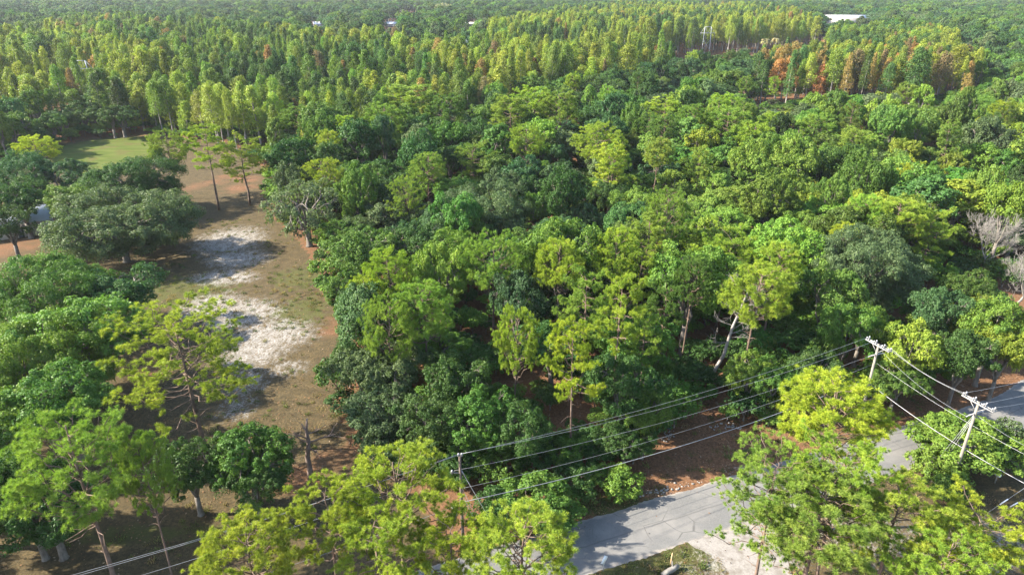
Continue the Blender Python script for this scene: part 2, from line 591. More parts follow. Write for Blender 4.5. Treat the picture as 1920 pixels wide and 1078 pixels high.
C_ = dict(
    oak_dark=(0.045, 0.095, 0.024), oak_mid=(0.080, 0.150, 0.027), oak_bright=(0.112, 0.190, 0.030),
    oak_gray=(0.082, 0.124, 0.050), oak_blue=(0.050, 0.106, 0.038), oak_lime=(0.172, 0.232, 0.030),
    pine=(0.165, 0.250, 0.042), pine_yellow=(0.275, 0.325, 0.032), pine_dark=(0.095, 0.165, 0.036), pine_lime=(0.225, 0.300, 0.038),
    cyp=(0.125, 0.190, 0.032), cyp_yellow=(0.200, 0.245, 0.036), cyp_dark=(0.062, 0.115, 0.032), cyp_orange=(0.36, 0.180, 0.065),
    cyp_rust=(0.245, 0.170, 0.055), cyp_brown=(0.18, 0.135, 0.065))
WORD = dict(oak_dark='dark green', oak_mid='mid green', oak_bright='bright green', oak_gray='grey-green', oak_blue='deep bluish green', oak_lime='yellow-green',
            pine='fresh green', pine_yellow='yellow-green', pine_dark='dark green', pine_lime='lime green',
            cyp='green', cyp_yellow='yellow-green', cyp_dark='dark green', cyp_orange='orange', cyp_rust='rusty tan', cyp_brown='dull brown')


def link(o, parent=None):
    COL.objects.link(o)
    if parent is not None:
        o.parent = parent
    return o


def tag(o, label=None, cat=None, group=None, kind=None):
    for k, v in (('label', label), ('category', cat), ('group', group), ('kind', kind)):
        if v:
            o[k] = v
    return o


def mesh_obj(name, me, parent=None):
    return link(bpy.data.objects.new(name, me), parent)


def empty(name, loc=(0, 0, 0), rz=0.0):
    o = bpy.data.objects.new(name, None)
    o.location = loc
    o.rotation_euler = (0, 0, rz)
    o.empty_display_size = 0.3
    return link(o)


def jitter(c, amount=0.12):
    f = 1 + rng.normal(0, amount)
    g = np.array(c) * f * (1 + rng.normal(0, amount * 0.35, 3))
    return (float(max(.01, g[0])), float(max(.01, g[1])), float(max(.008, g[2])), 1.0)


def add_tree(name, proto, loc, width, height, color, label, cat, group=None, tilt=(0, 0), rz=None, jit=0.1, oval=0.06):
    tm, cm, W, hh = proto
    root = bpy.data.objects.new(name, None)
    root.empty_display_size = 0.5
    root.location = (float(loc[0]), float(loc[1]), 0.0)
    root.rotation_euler = (tilt[0], tilt[1], rng.uniform(0, 6.283) if rz is None else rz)
    s = width / W
    root.scale = (s * rng.uniform(1 - oval, 1 + oval), s * rng.uniform(1 - oval, 1 + oval), height / hh)
    link(root)
    t = bpy.data.objects.new('trunk', tm)
    link(t, root)
    c = bpy.data.objects.new('crown', cm)
    c.color = jitter(color, jit)
    link(c, root)
    tag(root, label, cat, group)
    return root

# ------------------------------------------------------------------ ground
RD = np.array([0.9295, 0.369])                 # direction of the road
RN = np.array([-0.369, 0.9295])
R0 = np.array([5.44, 49.57])                   # a point of its centre line
RW = 3.25                                      # half width

road_path = [R0 + RD * s for s in np.arange(-90, 63, 3.0)]
ang = math.atan2(RD[1], RD[0])
p = road_path[-1].copy()
for i in range(16):
    ang += math.radians(3.2 if i < 12 else 0)
    p = p + np.array([math.cos(ang), math.sin(ang)]) * 3.0
    road_path.append(p.copy())
road_path = np.array(road_path)


def road_dist(P):
    """signed-free distance of points to the road's centre line"""
    d = np.full(len(P), 1e9)
    for a, b in zip(road_path[:-1], road_path[1:]):
        ab = b - a
        t = np.clip(((P - a) @ ab) / (ab @ ab), 0, 1)
        d = np.minimum(d, np.linalg.norm(P - (a + t[:, None] * ab), axis=1))
    return d


def axis(lo, hi, step, far):
    a = list(np.arange(lo, hi + step, step))
    s, x = step, a[-1]
    while x < far:
        s *= 1.35
        x += s
        a.append(x)
    s, x = step, a[0]
    pre = []
    while x > -far:
        s *= 1.35
        x -= s
        pre.append(x)
    return np.array(pre[::-1] + a)


gx, gy = axis(-110, 100, 1.0, 5000), axis(30, 260, 1.0, 5000)
GX, GY = np.meshgrid(gx, gy)
GP = np.stack([GX.ravel(), GY.ravel()], 1)
nx, ny = len(gx), len(gy)
ii = np.arange(nx * ny).reshape(ny, nx)
GF = np.stack([ii[:-1, :-1].ravel(), ii[:-1, 1:].ravel(), ii[1:, 1:].ravel(), ii[1:, :-1].ravel()], 1)


def blob(px, py, rx, ry):
    """soft mask of an ellipse of ground given by its photograph pixel centre and half sizes"""
    c = at(px, py)[:2]
    ax = abs(at(px + rx, py)[0] - c[0])
    ay = max(abs(at(px, py - ry)[1] - c[1]), 0.5)
    d = np.sqrt(((GP[:, 0] - c[0]) / ax) ** 2 + ((GP[:, 1] - c[1]) / ay) ** 2)
    return np.clip(1.6 - d * 1.1, 0, 1)


CLEAR_A = wpoly([(-300, 345), (40, 310), (95, 276), (175, 262), (275, 256), (430, 268), (508, 325), (505, 365), (500, 395), (575, 470), (610, 560), (660, 615), (650, 680), (625, 760),
                 (655, 830), (705, 860), (770, 930), (905, 1120), (-700, 1120)])
VERGE = wpoly([(905, 1120), (1000, 1010), (1090, 905), (1200, 860), (1245, 800), (1245, 735), (1300, 722), (1345, 790), (1430, 790), (1500, 772), (1640, 745), (1800, 702), (1870, 692),
               (1900, 660), (2100, 600), (2400, 700), (2400, 1200), (905, 1200)])
sand = np.zeros(len(GP))
for b in ((430, 452, 62, 26), (445, 485, 60, 16), (420, 520, 60, 14), (395, 575, 60, 26), (455, 590, 70, 30), (510, 628, 80, 30), (470, 665, 60, 28), (460, 720, 40, 30), (445, 765, 36, 24), (540, 690, 40, 16),
          (700, 880, 20, 10), (1230, 925, 40, 7), (1400, 880, 34, 7), (1430, 905, 60, 8), (1290, 935, 30, 6), (1800, 1040, 90, 40), (1620, 1010, 120, 50), (1880, 1010, 50, 50), (1400, 1060, 120, 40)):
    sand = np.maximum(sand, blob(*b) * (1.0 if b[1] < 690 else 0.7))
grass = np.zeros(len(GP))
for b in ((560, 585, 60, 30), (330, 545, 120, 30), (200, 280, 110, 26), (430, 1000, 120, 30), (230, 1000, 150, 20), (1270, 1040, 120, 40), (1150, 1075, 120, 30), (885, 47, 40, 6), (1640, 830, 90, 25), (1180, 950, 160, 22), (1400, 850, 60, 12), (560, 520, 50, 25)):
    grass = np.maximum(grass, blob(*b) * (1.0 if b[1] < 300 else 0.62))
litter = np.zeros(len(GP))
inv = inside(GP, VERGE)
ina = inside(GP, CLEAR_A)
litter[~ina] = 0.75
litter[inv] = 0.95
south = inv & (((GP - R0) @ RN) < 0)
litter[south] = 0.22
for b in ((430, 345, 90, 20), (620, 610, 40, 30), (40, 465, 80, 20), (650, 850, 80, 40), (560, 900, 100, 40), (250, 860, 120, 40), (290, 690, 60, 30), (1300, 790, 120, 60)):
    litter = np.maximum(litter, blob(*b) * (0.5 if b[0] < 700 else 1.0))
litter = litter * (1 - 0.8 * sand)
ground_me = make_mesh('ground', np.column_stack([GP, np.zeros(len(GP))]), GF, None or M_BARK, attrs=dict(sand=sand, grass=grass, litter=litter))
ground_me.materials.clear()


def ground_material():
    m, nt, out = new_mat('ground_soil')
    pos = N(nt, 'ShaderNodeNewGeometry').outputs['Position']
    big = noise(nt, pos, 0.12, 4, 0.6)
    mid = noise(nt, pos, 0.7, 4, 0.65)
    fine = noise(nt, pos, 3.2, 5, 0.75)
    mp = N(nt, 'ShaderNodeMapping')
    mp.inputs['Scale'].default_value = (1.0, 0.55, 1)
    mp.inputs['Rotation'].default_value = (0, 0, 0.2)
    nt.links.new(pos, mp.inputs['Vector'])
    streak = noise(nt, mp.outputs[0], 1.1, 5, 0.7)

    def att(n):
        return N(nt, 'ShaderNodeAttribute', attribute_type='GEOMETRY', attribute_name=n).outputs['Fac']
    dry = mix_col(nt, ramp(nt, mid, 0.35, 0.65), (0.062, 0.047, 0.025), (0.117, 0.085, 0.042))
    dry = mix_col(nt, ramp(nt, fine, 0.42, 0.62), dry, (0.045, 0.038, 0.021))
    green = mix_col(nt, ramp(nt, fine, 0.35, 0.65), (0.046, 0.053, 0.017), (0.091, 0.085, 0.030))
    lit = mix_col(nt, ramp(nt, fine, 0.36, 0.64), (0.082, 0.044, 0.023), (0.200, 0.106, 0.057))
    lit = mix_col(nt, ramp(nt, streak, 0.60, 0.74), lit, (0.243, 0.182, 0.134))
    lit = mix_col(nt, ramp(nt, mid, 0.55, 0.75), lit, (0.079, 0.046, 0.027))
    snd = mix_col(nt, ramp(nt, fine, 0.35, 0.65), (0.230, 0.212, 0.190), (0.400, 0.382, 0.358))
    g = math_node(nt, 'ADD', att('grass'), math_node(nt, 'MULTIPLY', math_node(nt, 'SUBTRACT', mid, 0.5), 1.7))
    l = math_node(nt, 'ADD', att('litter'), math_node(nt, 'MULTIPLY', math_node(nt, 'SUBTRACT', big, 0.5), 1.2))
    s = math_node(nt, 'ADD', att('sand'), math_node(nt, 'MULTIPLY', math_node(nt, 'SUBTRACT', streak, 0.52), 2.6))
    s2 = math_node(nt, 'ADD', s, math_node(nt, 'MULTIPLY', math_node(nt, 'SUBTRACT', fine, 0.5), 3.0))
    s2 = math_node(nt, 'MULTIPLY', ramp(nt, s2, 0.3, 1.6), ramp(nt, att('sand'), 0.02, 0.35))
    c = mix_col(nt, ramp(nt, l, 0.35, 0.6), dry, lit)
    c = mix_col(nt, ramp(nt, g, 0.35, 0.6), c, green)
    c = mix_col(nt, s2, c, snd)
    p_ = N(nt, 'ShaderNodeBsdfPrincipled')
    p_.inputs['Roughness'].default_value = 0.95
    p_.inputs['Specular IOR Level'].default_value = 0.1
    nt.links.new(c, p_.inputs['Base Color'])
    b = N(nt, 'ShaderNodeBump')
    b.inputs['Strength'].default_value = 0.7
    b.inputs['Distance'].default_value = 0.15
    nt.links.new(fine, b.inputs['Height'])
    nt.links.new(b.outputs[0], p_.inputs['Normal'])
    nt.links.new(p_.outputs[0], out.inputs['Surface'])
    return m


ground_me.materials.append(ground_material())
tag(mesh_obj('ground', ground_me), 'leaf-strewn sandy ground under the wood and across the clearing', 'ground', kind='structure')

# the mown field beyond the clearing
fp = wpoly([(92, 288), (120, 273), (180, 263), (262, 257), (300, 262), (300, 290), (262, 312), (170, 330), (100, 318)])
mbf = MB()
cc = fp.mean(0)
ring = []
for i in range(len(fp)):
    a, b = fp[i], fp[(i + 1) % len(fp)]
    for t in np.linspace(0, 1, 6)[:-1]:
        q = a + (b - a) * t
        ring.append(q + rng.normal(0, 0.5, 2))
for i in range(len(ring)):
    a, b = ring[i], ring[(i + 1) % len(ring)]
    m_ = (a + b) / 2
    mbf.quad((*cc, 0.004), (*a, 0.004), (*m_, 0.004), (*b, 0.004))
def field_material():
    m, nt, out = new_mat('mown_grass')
    pos = N(nt, 'ShaderNodeNewGeometry').outputs['Position']
    mp = N(nt, 'ShaderNodeMapping')
    mp.inputs['Scale'].default_value = (0.25, 1.0, 1)
    mp.inputs['Rotation'].default_value = (0, 0, 0.25)
    nt.links.new(pos, mp.inputs['Vector'])
    c = mix_col(nt, ramp(nt, noise(nt, mp.outputs[0], 0.45, 5, 0.65), 0.3, 0.7), (0.055, 0.080, 0.020), (0.105, 0.122, 0.036))
    c = mix_col(nt, ramp(nt, noise(nt, pos, 0.18, 3), 0.5, 0.7), c, (0.095, 0.085, 0.036))
    p_ = N(nt, 'ShaderNodeBsdfPrincipled')
    p_.inputs['Roughness'].default_value = 1.0
    p_.inputs['Specular IOR Level'].default_value = 0.0
    nt.links.new(c, p_.inputs['Base Color'])
    nt.links.new(p_.outputs[0], out.inputs['Surface'])
    return m


M_FIELD = field_material()
tag(mesh_obj('field', mbf.mesh('field', M_FIELD)), 'mown green grass field in front of the cypress stand', 'field', kind='structure')


# ------------------------------------------------------------------ road and driveway
def asphalt():
    m, nt, out = new_mat('worn_asphalt')

    def att(n):
        return N(nt, 'ShaderNodeAttribute', attribute_type='GEOMETRY', attribute_name=n).outputs['Fac']
    pos = N(nt, 'ShaderNodeNewGeometry').outputs['Position']
    fine = noise(nt, pos, 9, 3, 0.7)
    big = noise(nt, pos, 0.35, 4, 0.6)
    c = mix_col(nt, ramp(nt, fine, 0.3, 0.7), (0.095, 0.094, 0.093), (0.137, 0.136, 0.132))
    c = mix_col(nt, ramp(nt, big, 0.42, 0.70), c, (0.166, 0.159, 0.150))
    # wheel paths are paler, the middle seam and the lane cracks dark
    ac, al = att('across'), att('along')
    wob = math_node(nt, 'MULTIPLY', math_node(nt, 'SUBTRACT', noise(nt, pos, 0.8, 3), 0.5), 0.35)
    seam = math_node(nt, 'ABSOLUTE', math_node(nt, 'ADD', ac, wob))
    seamf = math_node(nt, 'MULTIPLY', math_node(nt, 'SUBTRACT', 1.0, ramp(nt, seam, 0.03, 0.13)), 0.6)
    c = mix_col(nt, seamf, c, (0.071, 0.069, 0.069))
    v = N(nt, 'ShaderNodeTexVoronoi', feature='DISTANCE_TO_EDGE')
    v.inputs['Scale'].default_value = 0.2
    off = N(nt, 'ShaderNodeVectorMath', operation='MULTIPLY_ADD')
    nt.links.new(N(nt, 'ShaderNodeTexNoise', i_Scale=0.9).outputs['Color'], off.inputs[0])
    off.inputs[1].default_value = (1.6, 1.6, 0)
    nt.links.new(pos, off.inputs[2])
    nt.links.new(off.outputs[0], v.inputs['Vector'])
    crack = math_node(nt, 'MULTIPLY', math_node(nt, 'SUBTRACT', 1.0, ramp(nt, v.outputs['Distance'], 0.002, 0.010)), ramp(nt, big, 0.46, 0.58))
    c = mix_col(nt, math_node(nt, 'MULTIPLY', crack, 0.7), c, (0.049, 0.048, 0.047))
    # sand washed over both edges
    e = math_node(nt, 'ADD', math_node(nt, 'ABSOLUTE', ac), math_node(nt, 'MULTIPLY', math_node(nt, 'SUBTRACT', noise(nt, pos, 1.3, 4, 0.7), 0.5), 1.4))
    c = mix_col(nt, ramp(nt, e, 2.9, 3.3), c, (0.232, 0.205, 0.176))
    sp = ramp(nt, noise(nt, pos, 4.5, 2, 0.5), 0.68, 0.73)
    c = mix_col(nt, math_node(nt, 'MULTIPLY', sp, 0.5), c, (0.071, 0.067, 0.064))
    p_ = N(nt, 'ShaderNodeBsdfPrincipled')
    p_.inputs['Roughness'].default_value = 0.85
    nt.links.new(c, p_.inputs['Base Color'])
    b = N(nt, 'ShaderNodeBump')
    b.inputs['Strength'].default_value = 0.3
    b.inputs['Distance'].default_value = 0.03
    nt.links.new(fine, b.inputs['Height'])
    nt.links.new(b.outputs[0], p_.inputs['Normal'])
    nt.links.new(p_.outputs[0], out.inputs['Surface'])
    return m


tang = unit(np.gradient(road_path, axis=0))
nrm = np.stack([-tang[:, 1], tang[:, 0]], 1)
# finer stations so that the edge can be ragged
st = np.linspace(0, len(road_path) - 1, 600)
pc = np.stack([np.interp(st, np.arange(len(road_path)), road_path[:, k]) for k in (0, 1)], 1)
nc_ = unit(np.stack([np.interp(st, np.arange(len(road_path)), nrm[:, k]) for k in (0, 1)], 1))
cols = [-RW, -2.2, -1.1, 0, 1.1, 2.2, RW]
RV, RAx, RAl = [], [], []
for i in range(len(st)):
    for c in cols:
        e = c + (rng.normal(0, 0.06) + 0.09 * math.sin(i * 0.21) if abs(c) == RW else 0)
        q = pc[i] + nc_[i] * e
        RV.append((q[0], q[1], 0.012 + 0.05 * (1 - (c / RW) ** 2)))
        RAx.append(e)
        RAl.append(i)
k = len(cols)
RF = [(i * k + j + 1, i * k + j, (i + 1) * k + j, (i + 1) * k + j + 1) for i in range(len(st) - 1) for j in range(k - 1)]
road_me = make_mesh('road', RV, np.array(RF), asphalt(), attrs=dict(across=RAx, along=RAl), smooth=True)
tag(mesh_obj('road', road_me), 'worn grey asphalt road crossing the lower right corner', 'road', kind='structure')

dp = wpoly([(1285, 1014), (1360, 984), (1430, 962), (1475, 958), (1470, 985), (1455, 1010), (1480, 1060), (1500, 1120), (1400, 1120), (1360, 1062), (1320, 1034)])
mbd = MB()
cc = at(1400, 1015)[:2]
ring = []
for i in range(len(dp)):
    a, b = dp[i], dp[(i + 1) % len(dp)]
    for t in np.linspace(0, 1, 8)[:-1]:
        ring.append(a + (b - a) * t + rng.normal(0, 0.10, 2))
for i in range(len(ring)):
    a, b = ring[i], ring[(i + 1) % len(ring)]
    m_ = (a + b) / 2
    mbd.quad((*cc, 0.022), (*a, 0.006), (*m_, 0.006), (*b, 0.006))


def drive_material():
    m, nt, out = new_mat('pale_shell_sand')
    pos = N(nt, 'ShaderNodeNewGeometry').outputs['Position']
    fine = noise(nt, pos, 5.0, 5, 0.75)
    mid = noise(nt, pos, 0.9, 4, 0.6)
    c = mix_col(nt, ramp(nt, fine, 0.3, 0.7), (0.170, 0.157, 0.145), (0.281, 0.264, 0.246))
    c = mix_col(nt, ramp(nt, mid, 0.48, 0.66), c, (0.145, 0.128, 0.111))
    sp = math_node(nt, 'MULTIPLY', ramp(nt, fine, 0.60, 0.68), ramp(nt, noise(nt, pos, 0.5, 2), 0.42, 0.6))
    c = mix_col(nt, sp, c, (0.076, 0.060, 0.038))
    p_ = N(nt, 'ShaderNodeBsdfPrincipled')
    p_.inputs['Roughness'].default_value = 0.95
    p_.inputs['Specular IOR Level'].default_value = 0.1
    nt.links.new(c, p_.inputs['Base Color'])
    nt.links.new(p_.outputs[0], out.inputs['Surface'])
    return m


M_DRIVE = drive_material()
tag(mesh_obj('driveway', mbd.mesh('driveway', M_DRIVE)), 'pale sandy driveway apron joining the near edge of the road', 'driveway', kind='structure')

# ------------------------------------------------------------------ trees one can point to
LIST = []      # (x, y, clearance) of every tree placed so far
for (px_, py_, cl_) in ((1888, 585, 6), (1838, 520, 5), (1905, 545, 5), (1334, 712, 5), (1325, 735, 5), (1350, 690, 4.5), (1345, 755, 5), (1365, 715, 3.5), (1300, 745, 4), (582, 898, 3), (1838, 545, 5), (965, 300, 6), (1005, 300, 7), (1050, 305, 7), (840, 300, 5), (790, 345, 5)):
    q_ = at(px_, py_)
    LIST.append((q_[0], q_[1], cl_))


def pick(protos):
    return protos[int(rng.integers(0, len(protos)))]


def T(kind, px, py, h, wpx, color, label, cat=None, which=None, group=None, tilt=(0, 0), clear=0.42, rz=None):
    p = at(px, py, h)
    w = wpx * depth(p) / FPX
    d = depth(p)
    if kind == 'oak':
        pr = BIGOAK if w > 16 else (OAK if d < 190 else OAKMID)
        nm, ct = 'oak_tree', 'oak tree'
    elif kind == 'sparse':
        pr, nm, ct = SPARSE, 'oak_tree', 'oak tree'
    elif kind == 'pine':
        pr, nm, ct = (PINE if d < 175 else PINEMID), 'pine_tree', 'pine tree'
    elif kind == 'cypress':
        pr, nm, ct = CYP, 'cypress_tree', 'cypress tree'
    else:
        pr, nm, ct = BUSH, 'shrub', 'shrub'
    o = add_tree(nm, pick(pr) if which is None else pr[which % len(pr)], p, w, h, C_[color], label, cat or ct, group, tilt, rz, 0.04)
    LIST.append((p[0], p[1], w * clear if kind != 'pine' else min(w * 0.3, 2.5)))
    return o


# left side, top to bottom
T('pine', 62, 256, 15, 78, 'pine_yellow', 'small yellow-green pine at the near corner of the green field')
T('pine', 310, 246, 17, 88, 'pine', 'pine standing left of the tallest clearing pine, beside the green field', which=3)
T('pine', 382, 236, 20, 96, 'pine_lime', 'tallest pine in the clearing, its long bare trunk standing free', which=0)
T('pine', 448, 254, 17, 104, 'pine_lime', 'pine at the far end of the clearing, right of the tallest one', which=1)
T('oak', 232, 292, 14, 190, 'oak_dark', 'dark round oak between the green field and the big grey-green oak')
T('oak', 205, 356, 14.5, 262, 'oak_gray', 'broad grey-green live oak with hanging moss, alone at the clearing edge', which=1)
T('oak', 20, 285, 14, 150, 'oak_blue', 'deep green oak at the left edge below the cypress stand')
T('oak', 105, 300, 12, 110, 'oak_blue', 'bluish oak just below the green field')
T('oak', 25, 335, 13, 130, 'oak_dark', 'dark oak shading the pale house roof at the left edge')
T('oak', 118, 345, 12, 120, 'oak_mid', 'green oak between the pale roof and the grey-green live oak')
T('oak', 5, 385, 11, 100, 'oak_dark', 'dark oak at the left edge in front of the pale roof')
T('oak', 70, 478, 14, 250, 'oak_mid', 'spreading green oak at the left edge, back one of the three big ones', which=0)
T('oak', 208, 512, 10.5, 180, 'oak_dark', 'dark spreading oak reaching into the clearing, above the open-crowned pine', which=1)
T('oak', 125, 566, 13.5, 225, 'oak_bright', 'spreading green oak, front one of the three big ones at the left', which=0)
T('oak', 40, 585, 14, 260, 'oak_bright', 'bright green oak at the left edge below the huge spreading oak', which=1)
T('oak', 100, 690, 12, 200, 'oak_mid', 'lower green oak left of the open-crowned pine')
T('oak', 10, 720, 11, 170, 'oak_bright', 'bright oak at the left edge, behind the low spreading pine')
T('oak', 15, 855, 12, 170, 'oak_dark', 'very dark oak at the lower left edge under the pine')
T('pine', 325, 572, 19, 262, 'pine_lime', 'large open-crowned pine in front of the white sand patch', which=5)
T('pine', 120, 785, 18.5, 255, 'pine', 'spreading pine with a thick bare trunk in the lower left corner', which=3)
T('pine', 250, 815, 16, 110, 'pine', 'narrow pine between the lower left pine and the dark forked oak', which=3)
T('oak', 455, 798, 10, 170, 'oak_mid', 'green topped oak, right half of the dark pair on the lawn')
T('oak', 345, 830, 9, 150, 'oak_dark', 'dark oak, left half of the dark pair on the lawn')
T('oak', 470, 880, 7, 130, 'oak_dark', 'small dark oak in front of the dark pair on the lawn')
for (x_, y_, w_0, h_, c_0) in ((-52, 50, 13, 13, 'oak_mid'), (-66, 58, 14, 14, 'oak_dark'), (-50, 39, 13, 14, 'oak_mid'), (-70, 44, 14, 15, 'oak_bright'), (-84, 72, 14, 14, 'oak_mid'), (-60, 30, 13, 14, 'oak_dark')):
    add_tree('oak_tree', pick(OAK), (x_, y_), w_0, h_, C_[c_0], 'oak standing just outside the lower left edge of the lawn', 'oak tree', 'oaks outside the lower left edge')
    LIST.append((x_, y_, 5))
T('oak', 70, 905, 9, 190, 'oak_dark', 'dark leafy oak under the spreading pine in the lower left corner')
for (px_, py_, h_, w_0, c_0, l_0) in ((715, 800, 5, 120, 'oak_gray', 'grey-green shrub at the foot of the mossy oaks'), (785, 822, 4.5, 120, 'oak_dark', 'dark shrub behind the dome-shaped pine'),
                                     (858, 832, 4.5, 110, 'oak_dark', 'dark shrub just behind the top of the brown guyed pole'), (928, 828, 4.5, 120, 'oak_mid', 'green shrub under the wires right of the brown guyed pole'),
                                     (1000, 830, 4, 110, 'oak_dark', 'dark shrub at the wood edge left of the vivid yellow pine foot'), (1062, 812, 4.5, 110, 'oak_mid', 'green shrub at the foot of the vivid yellow pine'),
                                     (1125, 800, 4.5, 100, 'oak_dark', 'dark shrub between the vivid yellow pine and the tall dark oak')):
    T('shrub', px_, py_, h_, w_0, c_0, l_0)
# bottom edge
T('pine', 452, 976, 15, 205, 'pine_lime', 'dense rounded lime-green pine cut by the bottom edge', which=4)
T('pine', 735, 858, 15, 235, 'pine_lime', 'dome-shaped pine left of the utility pole with three guy wires', which=3)
T('pine', 605, 905, 15, 165, 'pine_lime', 'thin pine with pale bare trunk beside the dome-shaped pine', which=0)
T('pine', 700, 968, 14, 175, 'pine_lime', 'low pine in front of the dome-shaped pine, at the bottom edge', which=2)
T('pine', 840, 955, 13, 185, 'pine_yellow', 'yellow-green pine hiding the foot of the utility pole with guy wires', which=1)
T('pine', 975, 968, 13.5, 215, 'pine_lime', 'pine overhanging the road at the middle of the bottom edge', which=4)
T('pine', 1582, 712, 17.5, 205, 'pine_yellow', 'bright yellow-green pine top rising beside the road', which=4)
T('pine', 1462, 846, 15.5, 205, 'pine', 'open pine over the road, left of the yellow-green pine top', which=5)
T('pine', 1592, 832, 16, 200, 'pine_lime', 'full-crowned pine in front of the yellow-green pine top', which=6)
T('pine', 1545, 905, 14, 230, 'pine', 'low pine in front at the lower right, above the sandy driveway', which=4)
T('pine', 1700, 905, 14, 185, 'pine_lime', 'lime-green pine at the bottom between the two lower right pines', which=0)
T('pine', 1850, 942, 13, 215, 'pine_yellow', 'bushy yellow-green pine in the lower right corner', which=1)
T('pine', 1790, 1010, 12, 200, 'pine_lime', 'low lime-green pine at the bottom edge near the corner', which=3)
T('shrub', 1828, 782, 6.5, 190, 'oak_bright', 'big round green shrub around the foot of the roadside utility pole', which=2)
T('shrub', 1760, 850, 3.6, 90, 'oak_bright', 'lower shrub on the left flank of the roadside pole shrub', which=1)
T('shrub', 1895, 790, 5.5, 100, 'oak_gray', 'grey-green shrub right of the roadside pole shrub', which=1)
T('shrub', 1780, 890, 3, 80, 'oak_mid', 'small shrub in front of the roadside pole shrub', which=0)
# forest edge along the road
T('shrub', 1012, 900, 5.5, 165, 'oak_mid', 'round leafy shrub at the road edge, right of the guy wires', which=2)
T('shrub', 930, 925, 4.5, 110, 'oak_dark', 'dark shrub behind the guy wires', which=1)
T('shrub', 1160, 880, 3.2, 95, 'oak_bright', 'low ferny shrub on the orange leaf litter', which=0)
T('shrub', 1080, 868, 4.0, 110, 'oak_dark', 'dark shrub between the round leafy shrub and the tall dark oak', which=1)
T('oak', 1175, 672, 12.5, 165, 'oak_dark', 'tall dark oak at the wood edge, left of the bare orange ground')
T('oak', 1215, 735, 9, 90, 'oak_mid', 'slim green oak overhanging the bare orange ground')
T('oak', 1175, 790, 6, 110, 'oak_dark', 'low dark oak skirt at the wood edge above the road')
T('oak', 1412, 672, 8, 105, 'oak_bright', 'bright green small tree right of the leaning dead trunk')
T('oak', 1455, 680, 8, 100, 'oak_mid', 'green small tree behind the power lines, left of the pole')
T('oak', 1530, 660, 9, 120, 'oak_dark', 'dark tree just left of the upper utility pole')
T('oak', 1715, 608, 11, 135, 'oak_lime', 'yellow-green drooping tree right of the upper utility pole')
T('oak', 1690, 690, 7, 110, 'oak_mid', 'green tree below the wires, behind the upper utility pole')
T('oak', 1600, 570, 12, 120, 'oak_mid', 'green oak behind the top of the upper utility pole')
T('oak', 1640, 425, 15, 215, 'oak_gray', 'broad grey-green oak high above the upper utility pole')
T('oak', 1560, 500, 13, 140, 'oak_mid', 'oak below left of the broad grey-green oak')
T('oak', 1820, 620, 11, 120, 'oak_dark', 'dark oak at the road bend near the right edge')
T('oak', 1880, 560, 13, 130, 'oak_bright', 'bright oak at the right edge above the road bend')
T('oak', 1900, 610, 11, 110, 'oak_lime', 'yellowish oak at the right edge beside the road bend')
T('oak', 1780, 540, 12, 120, 'oak_blue', 'deep green oak between the drooping tree and the road bend')
# edge of the clearing, right side
T('sparse', 565, 338, 14, 185, 'oak_gray', 'sparse oak with pale bare limbs leaning over the clearing')
T('oak', 676, 432, 12, 165, 'oak_mid', 'dense green oak bulging into the clearing below the sparse oak')
T('oak', 648, 505, 9, 80, 'oak_mid', 'low green oak on the clearing edge left of the bright pines')
T('oak', 680, 650, 10.5, 140, 'oak_gray', 'grey-green oak with mossy limbs at the clearing edge', which=1)
T('oak', 735, 645, 11, 150, 'oak_gray', 'grey-green oak behind the mossy one at the clearing edge', which=3)
T('oak', 715, 735, 8, 150, 'oak_gray', 'low drooping grey-green oak above the bare leaf litter')
T('oak', 648, 640, 7, 60, 'oak_dark', 'slim dark tree at the left flank of the mossy grey-green oaks')
T('oak', 800, 745, 9, 150, 'oak_dark', 'dark oak in the shade behind the utility pole with guy wires')
T('oak', 900, 735, 10, 150, 'oak_mid', 'green oak right behind the utility pole with guy wires')
T('oak', 980, 760, 9, 120, 'oak_dark', 'dark oak under the wires left of the yellow pine')
T('oak', 860, 660, 11, 150, 'oak_dark', 'dark oak below the lime-green pine in the middle of the wood')
T('oak', 905, 338, 14, 185, 'oak_gray', 'dome-shaped grey-green oak in the middle of the wood')
T('oak', 780, 420, 12, 140, 'oak_dark', 'dark oak left below the dome-shaped grey-green oak')
T('oak', 735, 330, 13, 130, 'oak_dark', 'dark oak between the sparse oak and the lone forest pine')
T('oak', 660, 300, 13, 120, 'oak_mid', 'green oak above the sparse oak at the top of the clearing')
T('oak', 1185, 112, 15, 190, 'oak_dark', 'large dark oak mass below the pale pylon on its left')
T('oak', 1840, 165, 17, 105, 'oak_bright', 'large rounded bright oak right of the orange cypress stand')
T('oak', 1740, 195, 14, 130, 'oak_bright', 'bright oak in front of the orange cypress stand')
